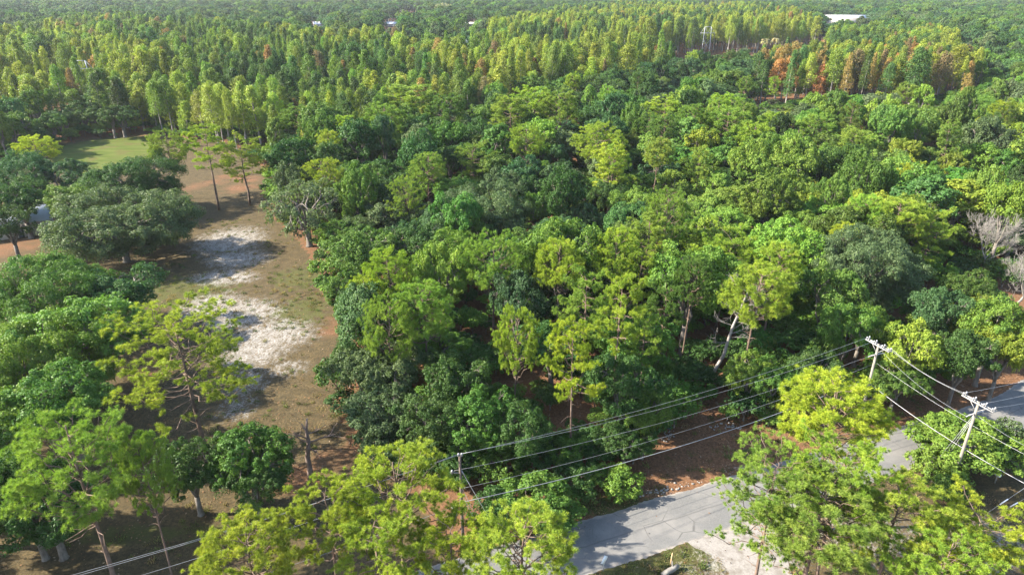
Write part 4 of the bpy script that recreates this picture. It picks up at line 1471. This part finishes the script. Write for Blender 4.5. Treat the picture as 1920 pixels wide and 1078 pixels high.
# the broken snag on the clearing
sp_ = at(582, 898)
root = empty('snag', (sp_[0], sp_[1], 0))
r9 = np.random.default_rng(33)
mb1 = MB()
tp = np.array([(0, 0, -0.1), (0.1, 0, 1.3), (0.0, 0.1, 3.0), (0.4, 0, 4.9), (0.3, 0.1, 6.3), (0.6, 0, 8.0)])
mb1.tube(tp, [0.36, 0.30, 0.27, 0.22, 0.16, 0.08], 8)
mesh_obj('trunk', mb1.mesh('trunk', M_SNAG, True), root)
for a, z, L, upz in ((2.9, 4.9, 1.9, 0.25), (3.6, 5.3, 1.5, 0.7), (0.1, 5.0, 2.6, 0.05), (0.6, 5.9, 1.3, 0.5), (2.4, 6.0, 1.2, 0.6), (5.5, 4.3, 1.2, -0.4)):
    s = np.array([np.interp(z, tp[:, 2], tp[:, 0]), np.interp(z, tp[:, 2], tp[:, 1]), z])
    mbb = MB()
    branching(mbb, r9, s, (math.cos(a), math.sin(a), upz), L, 0.09, 0, 1, 0.1, 0.5)
    mesh_obj('branch', mbb.mesh('branch', M_SNAG), root)
tag(root, 'dark broken snag with a few bare branches on the lawn', 'dead tree')

# the leaning dead pine
a0, a1 = at(1334, 712, 0), None
h1 = 15.5
p1 = at(1408, 535, h1)
mb1 = MB()
tp = bend((0, 0, -0.1), (p1[0] - a0[0], p1[1] - a0[1], h1), 0.0, 8, r9, 0.006)
root = empty('dead_pine', (a0[0], a0[1], 0))
mb1.tube(tp, np.linspace(0.28, 0.09, 8), 8)
mesh_obj('trunk', mb1.mesh('trunk', plain_material('grey_dead_trunk', (0.17, 0.15, 0.135), (0.36, 0.335, 0.31), 1.5, stretch=(1, 1, .3)), True), root)
for i in range(13):
    f = 0.42 + 0.56 * i / 13
    k_ = f * 7
    q = tp[int(k_)] + (tp[min(7, int(k_) + 1)] - tp[int(k_)]) * (k_ - int(k_))
    mbb = MB()
    a = r9.uniform(-1.2, 0.8) if i % 4 else r9.uniform(2, 4)
    branching(mbb, r9, q, (math.cos(a), math.sin(a), 0.25), r9.uniform(1.4, 3.4) * (1.2 - 0.5 * f), 0.06, 0, 2, 0.1, 0.45)
    mesh_obj('branch', mbb.mesh('branch', M_DEAD), root)
tag(root, 'pale leaning dead pine trunk with bare side branches', 'dead tree')

# ------------------------------------------------------------------ utility poles and wires
M_POLE = plain_material('weathered_pole', (0.153, 0.138, 0.112), (0.266, 0.245, 0.209), 2.0, stretch=(4, 4, .4))
M_POLE_DARK = plain_material('brown_pole', (0.087, 0.066, 0.057), (0.153, 0.128, 0.107), 2.0, stretch=(4, 4, .4))
M_ARM = plain_material('grey_crossarm', (0.230, 0.225, 0.220), (0.346, 0.342, 0.337), 3.0)
M_PORC = plain_material('insulator_grey', (0.281, 0.286, 0.296), (0.382, 0.387, 0.398), 5.0, 0.3)
M_WIRE = plain_material('aluminium_wire', (0.26, 0.265, 0.275), (0.36, 0.365, 0.375), 1.0, 0.4, metallic=0.3)
M_WHITE = plain_material('white_paint', (0.72, 0.72, 0.72), (0.82, 0.82, 0.82), 2.0, 0.5)
M_STEEL = plain_material('pale_galvanised_steel', (0.330, 0.342, 0.360), (0.432, 0.444, 0.462), 0.4, 0.5)


def insulator(mb, p, s=1.0):
    p = np.array(p, float)
    mb.tube([p, p + (0, 0, 0.06 * s), p + (0, 0, 0.07 * s), p + (0, 0, 0.14 * s), p + (0, 0, 0.15 * s), p + (0, 0, 0.24 * s)], [0.03 * s, 0.03 * s, 0.075 * s, 0.05 * s, 0.07 * s, 0.03 * s], 8)


PH = 11.0
ARM = unit(np.array([0.36, -0.93]))
pA, pB, pC = at(862, 855, PH), at(1648, 644, PH), at(1836, 752, PH)

# pole with guy wires
rA = empty('utility_pole', (pA[0], pA[1], 0))
mb = MB()
mb.tube([(0, 0, -0.2), (0, 0, 4), (0, 0, PH)], [0.17, 0.15, 0.12], 10)
mesh_obj('pole', mb.mesh('pole', M_POLE_DARK, True), rA)
for (dx, dy, z) in ((-0.12, 0.05, PH - 0.1), (0.18, -0.02, PH - 0.02)):
    mb = MB()
    insulator(mb, (dx, dy, z), 1.6)
    mesh_obj('insulator', mb.mesh('insulator', M_PORC, True), rA)
mb = MB()
mb.tube([(0, 0, PH - 1.9), (-0.75, -0.1, PH - 1.75)], [0.05, 0.04], 6)
mesh_obj('bracket', mb.mesh('bracket', M_ARM), rA)
mb = MB()
insulator(mb, (-0.75, -0.1, PH - 1.9), 1.8)
mesh_obj('insulator', mb.mesh('insulator', M_PORC, True), rA)
for (z, px, py, rad) in ((PH - 1.6, 940, 1010, 0.028), (PH - 3.6, 912, 1008, 0.022), (PH - 4.3, 905, 1008, 0.022)):
    g = at(px, py) - np.array([pA[0], pA[1], 0])
    mb = MB()
    mb.tube([(0.1, 0, z), tuple(g)], [rad, rad], 5)
    gw = mesh_obj('guy_wire', mb.mesh('guy_wire', M_WIRE), rA)
    if z > PH - 2:
        mb = MB()
        q = np.array([0.1, 0, z]) + (g - np.array([0.1, 0, z])) * 0.08
        mb.tube([(0.1, 0, z), q], [0.06, 0.06], 6)
        mesh_obj('strain_insulator', mb.mesh('strain_insulator', M_PORC), gw)
mb = MB()
mb.tube([(-0.9, -0.45, PH - 5.55), (-0.35, -0.2, PH - 5.35)], [0.1, 0.1], 8)
mesh_obj('splice_case', mb.mesh('splice_case', M_WHITE, True), rA)
tag(rA, 'brown wooden utility pole with guy wires in the lower middle', 'utility pole')


def arm_pole(p, name_label, lower, braces):
    rt = empty('utility_pole', (p[0], p[1], 0))
    mb = MB()
    mb.tube([(0, 0, -0.2), (0, 0, 4), (0, 0, PH - 0.1)], [0.18, 0.16, 0.13], 10)
    mesh_obj('pole', mb.mesh('pole', M_POLE, True), rt)
    a3 = np.array([ARM[0], ARM[1], 0])
    n3 = np.array([-ARM[1], ARM[0], 0])
    rot = np.column_stack([a3, n3, (0, 0, 1)])
    for s in (-1, 1):
        mb = MB()
        mb.box(n3 * 0.19 * s + np.array([0, 0, PH - 0.25]), (3.4, 0.1, 0.13), rot)
        arm = mesh_obj('crossarm', mb.mesh('crossarm', M_ARM), rt)
        for t in (-1.55, -0.5, 0.65, 1.55):
            mb = MB()
            insulator(mb, n3 * 0.19 * s + a3 * t + np.array([0, 0, PH - 0.18]), 1.5)
            mesh_obj('insulator', mb.mesh('insulator', M_PORC, True), arm)
    for s in (-1, 1):
        mb = MB()
        mb.tube([a3 * 0.95 * s + np.array([0, 0, PH - 0.33]), np.array([0, 0, PH - 1.15]) + a3 * 0.12 * s], [0.035, 0.035], 5)
        mesh_obj('brace', mb.mesh('brace', M_ARM), rt)
    mb = MB()
    mb.box(np.array([0, 0, PH - 1.5]), (0.1, 1.9, 0.12), rot)
    arm = mesh_obj('crossarm', mb.mesh('crossarm', M_ARM), rt)
    for t in (-0.85, 0.85):
        mb = MB()
        mb.tube([n3 * t + np.array([0, 0, PH - 1.5]), n3 * t * 1.5 + np.array([0, 0, PH - 1.55])], [0.06, 0.05], 6)
        mesh_obj('insulator', mb.mesh('insulator', M_PORC), arm)
    if braces:
        for dx in (0, 0.35, 0.75):
            g = at(1735 + dx * 22, 890) - np.array([p[0], p[1], 0])
            mb = MB()
            mb.tube([(0, 0, PH - 1.4 - dx), tuple(g)], [0.018, 0.018], 4)
            mesh_obj('guy_wire', mb.mesh('guy_wire', M_WIRE), rt)
    tag(rt, name_label, 'utility pole')
    return rt


arm_pole(pB, 'weathered utility pole with double crossarm in front of the wood', True, False)
arm_pole(pC, 'weathered utility pole with double crossarm rising from the roadside shrub', True, True)


def wire(a, b, sag, label, rad=0.014, group=None):
    a, b = np.asarray(a, float), np.asarray(b, float)
    t = np.linspace(0, 1, 25)[:, None]
    P = a + (b - a) * t
    P[:, 2] -= sag * 4 * (t * (1 - t))[:, 0]
    mb = MB()
    c = P.mean(0)
    mb.tube(P - c, np.full(25, rad), 5)
    o = mesh_obj('power_line', mb.mesh('power_line', M_WIRE, True))
    o.location = c
    return tag(o, label, 'wire', group)


n3 = np.array([-ARM[1], ARM[0], 0])
a3 = np.array([ARM[0], ARM[1], 0])
A = lambda dx, dy, z: np.array([pA[0] + dx, pA[1] + dy, z])
Bp = lambda t, s, z: np.array([pB[0], pB[1], z]) + a3 * t + n3 * s
Cp = lambda t, s, z: np.array([pC[0], pC[1], z]) + a3 * t + n3 * s
wire(A(0.18, -.02, PH + .28), Bp(-1.5, -.2, PH + .1), 1.0, 'uppermost wire from the brown pole to the upper pole crossarm')
wire(A(-.12, .05, PH + .2), Bp(-0.5, -.2, PH + .1), 1.25, 'second wire from the top between the brown pole and the upper pole')
wire(A(-.75, -.1, PH - 1.6), Bp(0, -1.2, PH - 1.5), 1.2, 'third wire down between the brown pole and the upper pole')
wire(A(-.1, 0, PH - 3.7), Bp(0, -.2, PH - 2.8), 1.3, 'fourth wire down between the brown pole and the upper pole')
wire(A(-.1, 0, PH - 5.3), Bp(0, -.2, PH - 4.6), 1.5, 'lowest cable between the brown pole and the upper pole', 0.034)
L0 = np.array([pA[0], pA[1], 0]) - np.array([0.92, 0.40, 0]) * 52
L0 = np.array([pA[0] - 47.5, pA[1] - 22.0, 0])
for k_, (s0, dz, lab) in enumerate((((0.18, -.02, PH + .28), 0.3, 'uppermost wire leaving the brown pole towards the lower left'), ((-.12, .05, PH + .2), 0.0, 'second wire leaving the brown pole towards the lower left'),
                                   ((-.75, -.1, PH - 1.6), -1.6, 'third wire leaving the brown pole towards the lower left'), ((-.9, -.45, PH - 5.5), -5.0, 'lowest cable leaving the brown pole past its white splice case'))):
    wire(A(*s0), L0 + np.array([0.3 * k_, 0.1, PH + dz]), 1.1, lab)
wire(Bp(1.55, .2, PH + .1), Cp(-1.5, -.2, PH + .1), 0.5, 'wire from the outer crossarm end of the upper pole to the roadside pole')
wire(Bp(0.65, .2, PH + .1), Cp(-0.5, -.2, PH + .1), 0.55, 'middle wire between the upper pole and the roadside pole')
wire(Bp(0, 1.2, PH - 1.55), Cp(0, -1.2, PH - 1.55), 0.6, 'lower wire between the crossarms of the upper pole and the roadside pole')
D1, D2 = at(2080, 930, 8.0), at(2080, 985, 6.5)
wire(Bp(0, .2, PH - 2.6), D1, 0.8, 'long wire from the upper pole passing below the roadside pole')
wire(Bp(0, .2, PH - 5.6), D2, 1.0, 'lowest long cable from the upper pole crossing the road', 0.032)
E0 = at(2150, 660, PH)
wire(Cp(-1.5, .2, PH + .1), E0 + (0, 1.5, 0), 0.7, 'upper wire running from the roadside pole over the road to the right')
wire(Cp(0.6, .2, PH + .1), E0 + (0.5, 0, -.3), 0.7, 'middle wire running from the roadside pole over the road to the right')
wire(Cp(1.5, .2, PH + .1), E0 + (1, -1.5, -.6), 0.8, 'lower wire running from the roadside pole over the road to the right')
wire(Cp(.6, -.2, PH - 1.5), at(2080, 905, 8.5), 0.6, 'wire dropping from the roadside pole towards the lower right')

# two guarded guy wires at the right edge
for k_, (x0, y0, x1, y1, lab) in enumerate(((1850, 962, 2010, 855, 'upper guy wire with white guard in the lower right corner'), (1872, 962, 2020, 880, 'lower guy wire with white guard in the lower right corner'))):
    a, b = at(x0, y0, 2.0), at(x1, y1, 9.0)
    mb = MB()
    mb.tube([a - a, b - a], [0.025, 0.025], 5)
    o = mesh_obj('guy_wire', mb.mesh('guy_wire', M_WIRE))
    o.location = a
    mb = MB()
    mb.tube([(b - a) * 0.16, (b - a) * 0.26], [0.06, 0.06], 6)
    mesh_obj('guard', mb.mesh('guard', M_WHITE), o)
    tag(o, lab, 'wire')


# ------------------------------------------------------------------ transmission pylons
def pylon(p, hgt, label, rz=0.06):
    rt = empty('transmission_pylon', (p[0], p[1], 0), rz)
    lw, tw = 2.9, 2.35

    def bar(name, a, b, rad):
        mb = MB()
        mb.tube([a, b], [rad, rad], 6)
        mesh_obj(name, mb.mesh(name, M_STEEL), rt)
    for s in (-1, 1):
        bar('leg', (lw * s, 0, 0), (tw * s, 0, hgt), 0.22)
    zc = hgt * 0.80
    bar('crossarm', (-5.2, 0, zc), (5.2, 0, zc), 0.15)
    bar('top_beam', (-tw, 0, hgt), (tw, 0, hgt), 0.12)
    for s in (-1, 1):
        bar('stay', (tw * s, 0, hgt), (5.1 * s, 0, zc), 0.09)
        bar('brace', (tw * s, 0, hgt - 0.2), (0, 0, zc), 0.09)
        bar('brace', (tw * 1.05 * s, 0, zc * 0.72), (-lw * 0.97 * s, 0, zc * 0.3), 0.09)
    for x in (-4.9, 0, 4.9):
        mb = MB()
        mb.tube([(x, 0, zc), (x, 0, zc - 1.6)], [0.08, 0.08], 6)
        mesh_obj('insulator', mb.mesh('insulator', M_PORC), rt)
    tag(rt, label, 'pylon')


pylon(at(1328, 51, 20.5), 20.5, 'pale steel pylon standing in the gap before the far cypress stand')
pylon(at(866, 75, 20.5), 20.5, 'small pale pylon top poking out of the cypress band')
pyl = at(146, 101, 20.5)
pylon(pyl, 17.5, 'pylon tip showing among the cypresses of the left stand')


# ------------------------------------------------------------------ houses far behind
M_ROOFW = plain_material('white_roof', (0.528, 0.528, 0.528), (0.640, 0.640, 0.640), 0.3, 0.6)
M_ROOFB = plain_material('pale_grey_roof', (0.336, 0.376, 0.424), (0.464, 0.496, 0.536), 0.5, 0.6)
M_WALL = plain_material('pale_wall', (0.416, 0.384, 0.336), (0.496, 0.464, 0.416), 0.5)
M_PANE = plain_material('window_glass', (0.040, 0.048, 0.056), (0.072, 0.080, 0.096), 0.5, 0.1)


def house(px, py, w, d, wall_h, ridge, label, roof_m, rz=0.0, name='house', cat='house'):
    p = at(px, py, wall_h)
    rt = empty(name, (p[0], p[1], 0), rz)
    mb = MB()
    mb.box((0, 0, wall_h / 2), (w, d, wall_h))
    for s in (-1, 1):                                        # gable triangles
        x = s * w / 2 * 0.998
        mb.quad((x, -d / 2, wall_h), (x, 0, wall_h), (x, d / 2, wall_h), (x, 0, wall_h + ridge))
    mesh_obj('wall', mb.mesh('wall', M_WALL), rt)
    o = 0.5
    for s in (-1, 1):
        mb = MB()
        a = np.array([(-w / 2 - o, s * (d / 2 + o), wall_h - 0.08), (w / 2 + o, s * (d / 2 + o), wall_h - 0.08), (w / 2 + o, 0, wall_h + ridge + 0.06), (-w / 2 - o, 0, wall_h + ridge + 0.06)])
        th = np.array([0, 0, 0.16])
        V = np.vstack([a, a + th])
        mb.add(V, [(0, 1, 2, 3), (4, 7, 6, 5), (0, 4, 5, 1), (1, 5, 6, 2), (2, 6, 7, 3), (3, 7, 4, 0)])
        mesh_obj('roof', mb.mesh('roof', roof_m), rt)
    nwin = max(2, int(w / 5))
    for i in range(nwin):
        x = -w / 2 + (i + 0.5) * w / nwin
        mb = MB()
        mb.box((x, -d / 2 - 0.02, wall_h * 0.55), (1.2, 0.08, 1.2))
        wn_ = mesh_obj('window', mb.mesh('window', M_WHITE), rt)
        mb = MB()
        mb.box((x, -d / 2 - 0.06, wall_h * 0.55), (1.0, 0.06, 1.0))
        mesh_obj('pane', mb.mesh('pane', M_PANE), wn_)
    mb = MB()
    mb.box((w * 0.12, -d / 2 - 0.03, 1.05), (1.0, 0.08, 2.1))
    mesh_obj('door', mb.mesh('door', M_PANE), rt)
    tag(rt, label, cat)


house(1585, 34, 66, 22, 9.5, 3.0, 'long white-roofed building beyond the woods at the top right', M_ROOFW, 0.05, 'long_building', 'building')
house(597, 46, 11, 9, 5.0, 2.5, 'small white house peeking over the cypress tops', M_ROOFW, 0.3)
house(730, 45, 20, 10, 3.4, 2.2, 'white-roofed house in the far trees left of the pale sparse tree', M_ROOFW, -0.2)
house(766, 17, 22, 10, 4, 2.4, 'farthest pale house at the top, above the white-roofed house', M_ROOFW, 0.1)
house(886, 45, 20, 9, 3.2, 1.6, 'low pale house with a yellow lawn right of the pale sparse tree', M_ROOFW, 0.0)
house(1325, 8, 46, 14, 4.5, 3.5, 'pale house at the top edge above the pale pylon', M_ROOFW, 0.1)
house(330, 34, 18, 9, 3.5, 2.5, 'tiny pale roof among far trees above the left cypress stand', M_ROOFW, 0.2)
house(20, 410, 14, 9, 3.2, 2.2, 'pale roofed house hidden under oaks at the left edge', M_ROOFB, 0.5)

# ------------------------------------------------------------------ palms
def frond_set(mb, r, z, n, L):
    for i in range(n):
        a = r.uniform(0, 6.283)
        e = r.uniform(-0.5, 1.0)
        t = np.linspace(0, 1, 5)
        d = np.array([math.cos(a), math.sin(a)])
        P = np.column_stack([d[0] * t * L, d[1] * t * L, z + e * t * L * 0.7 - 0.75 * t * t * L])
        sd = np.array([-d[1], d[0], 0])
        wd = L * 0.22 * np.sin(np.clip(t * 0.9 + 0.12, 0, 1) * math.pi)[:, None]
        V = np.vstack([P - sd * wd, P + sd * wd])
        mb.add(V, [(k, k + 1, k + 6, k + 5) for k in range(4)])


for k_, (px, py, lab) in enumerate(((1436, 68, 'left palm of the pair above the orange cypress stand'), (1456, 66, 'right palm of the pair above the orange cypress stand'))):
    h = 19
    p_ = at(px, py, h)
    rt = empty('palm_tree', (p_[0], p_[1], 0))
    mb = MB()
    mb.tube([(0, 0, -0.1), (0.2, 0, 9), (0, 0, h - 2.2)], [0.3, 0.24, 0.24], 7)
    mesh_obj('trunk', mb.mesh('trunk', M_CYPBARK, True), rt)
    mb = MB()
    frond_set(mb, np.random.default_rng(50 + k_), h - 2.2, 34, 3.2)
    me = mb.mesh('crown', M_LEAF)
    a_ = me.attributes.new('tone', 'FLOAT', 'FACE')
    a_.data.foreach_set('value', rng.uniform(0, 1, len(me.polygons)).astype(np.float32))
    c_ = mesh_obj('crown', me, rt)
    c_.color = (0.26, 0.24, 0.11, 1)
    tag(rt, lab, 'palm tree')

# ------------------------------------------------------------------ small things by the road
sg = at(1131, 1070)
rt = empty('road_sign', (sg[0], sg[1], 0), math.radians(48))
mb = MB()
mb.box((0, 0, 0.95), (0.06, 0.05, 1.9))
mesh_obj('post', mb.mesh('post', M_STEEL), rt)
s = 0.56
th = 0.02
V = [(0, y, 1.35 + z) for y in (-0.03 - th, -0.03) for z in (0,)]
mb = MB()
pts = [(-s, 0), (0, -s), (s, 0), (0, s)]
V = [(x, -0.05, 1.4 + z) for x, z in pts] + [(x, -0.03, 1.4 + z) for x, z in pts]
mb.add(V, [(0, 1, 2, 3), (4, 7, 6, 5), (0, 4, 5, 1), (1, 5, 6, 2), (2, 6, 7, 3), (3, 7, 4, 0)])
mesh_obj('plate', mb.mesh('plate', M_WHITE), rt)
tag(rt, 'white diamond road sign seen nearly edge-on at the road edge', 'sign')

q = at(1257, 1060)
mb = MB()
mb.tube([(0, 0, -0.1), (0.02, 0, 0.9), (0.05, 0.02, 1.55), (0.05, 0.02, 1.6)], [0.06, 0.055, 0.05, 0.01], 6)
o = mesh_obj('wooden_stake', mb.mesh('wooden_stake', plain_material('raw_pine_stake', (0.42, 0.27, 0.14), (0.58, 0.40, 0.24), 3)))
o.location = (q[0], q[1], 0)
tag(o, 'thin tan wooden stake in the grass near the road', 'stake')

q = at(1256, 1074)
rt = empty('fallen_log', (q[0], q[1], 0), 0.5)
mb = MB()
mb.tube([(-0.9, 0, 0.22), (-0.3, 0.03, 0.3), (0.4, 0, 0.36), (0.95, 0.02, 0.45)], [0.24, 0.27, 0.26, 0.22], 9)
mesh_obj('log', mb.mesh('log', M_DEAD), rt)
mb = MB()
mb.tube([(0.3, 0, 0.45), (0.45, 0.3, 0.75), (0.5, 0.4, 0.95)], [0.1, 0.07, 0.03], 6)
mesh_obj('branch_stub', mb.mesh('branch_stub', M_DEAD), rt)
tag(rt, 'short weathered grey log lying in the grass by the stake', 'log')

q = at(1865, 905)
rt = empty('mailbox', (q[0], q[1], 0), 0.4)
mb = MB()
mb.box((0, 0, 0.5), (0.1, 0.1, 1.0))
mesh_obj('post', mb.mesh('post', M_POLE), rt)
mb = MB()
th = np.linspace(0, math.pi, 9)
prof = [(-0.16, 1.0), (0.16, 1.0)] + [(0.16 * math.cos(t), 1.2 + 0.16 * math.sin(t)) for t in th]
n = len(prof)
V = [(x, -0.3, z) for x, z in prof] + [(x, 0.3, z) for x, z in prof]
F = [(i, (i + 1) % n, n + (i + 1) % n, n + i) for i in range(n)]
mb.add(V, F)
for o_ in (0, n):
    for i in range(1, n - 2, 2):
        mb.add([V[o_], V[o_ + i], V[o_ + i + 1], V[o_ + i + 2]], [(0, 1, 2, 3)])
mesh_obj('box', mb.mesh('box', M_WHITE), rt)
tag(rt, 'small white box on a post beside the roadside shrub', 'mailbox')

q = at(1254, 802)
mb = MB()
mb.tube([(0, 0, 0), (0, 0, 0.05), (0, 0, 0.3), (0, 0, 0.32), (0, 0, 0.6), (0, 0, 0.62), (0, 0, 0.88), (0, 0, 0.9)], [0.28, 0.29, 0.29, 0.31, 0.29, 0.31, 0.29, 0.25], 12)
o = mesh_obj('barrel', mb.mesh('barrel', plain_material('dark_blue_plastic', (0.02, 0.05, 0.10), (0.03, 0.07, 0.14), 2, 0.4)))
o.location = (q[0], q[1], 0)
tag(o, 'small dark blue container at the wood edge beside the orange ground', 'container')

# ------------------------------------------------------------------ haze
HAZE = 0.00006
if HAZE:
    mb = MB()
    mb.box((0, 1000, 27.0), (4400, 2600, 56.0))
    hz, nt, out = new_mat('haze')
    pv = N(nt, 'ShaderNodeVolumePrincipled')
    pv.inputs['Density'].default_value = HAZE
    pv.inputs['Color'].default_value = (0.86, 0.92, 1.0, 1)
    pv.inputs['Anisotropy'].default_value = 0.2
    nt.links.new(pv.outputs[0], out.inputs['Volume'])
    o = mesh_obj('haze', mb.mesh('haze', hz))
    tag(o, 'thin pale haze lying over the whole wood', 'haze', kind='stuff')
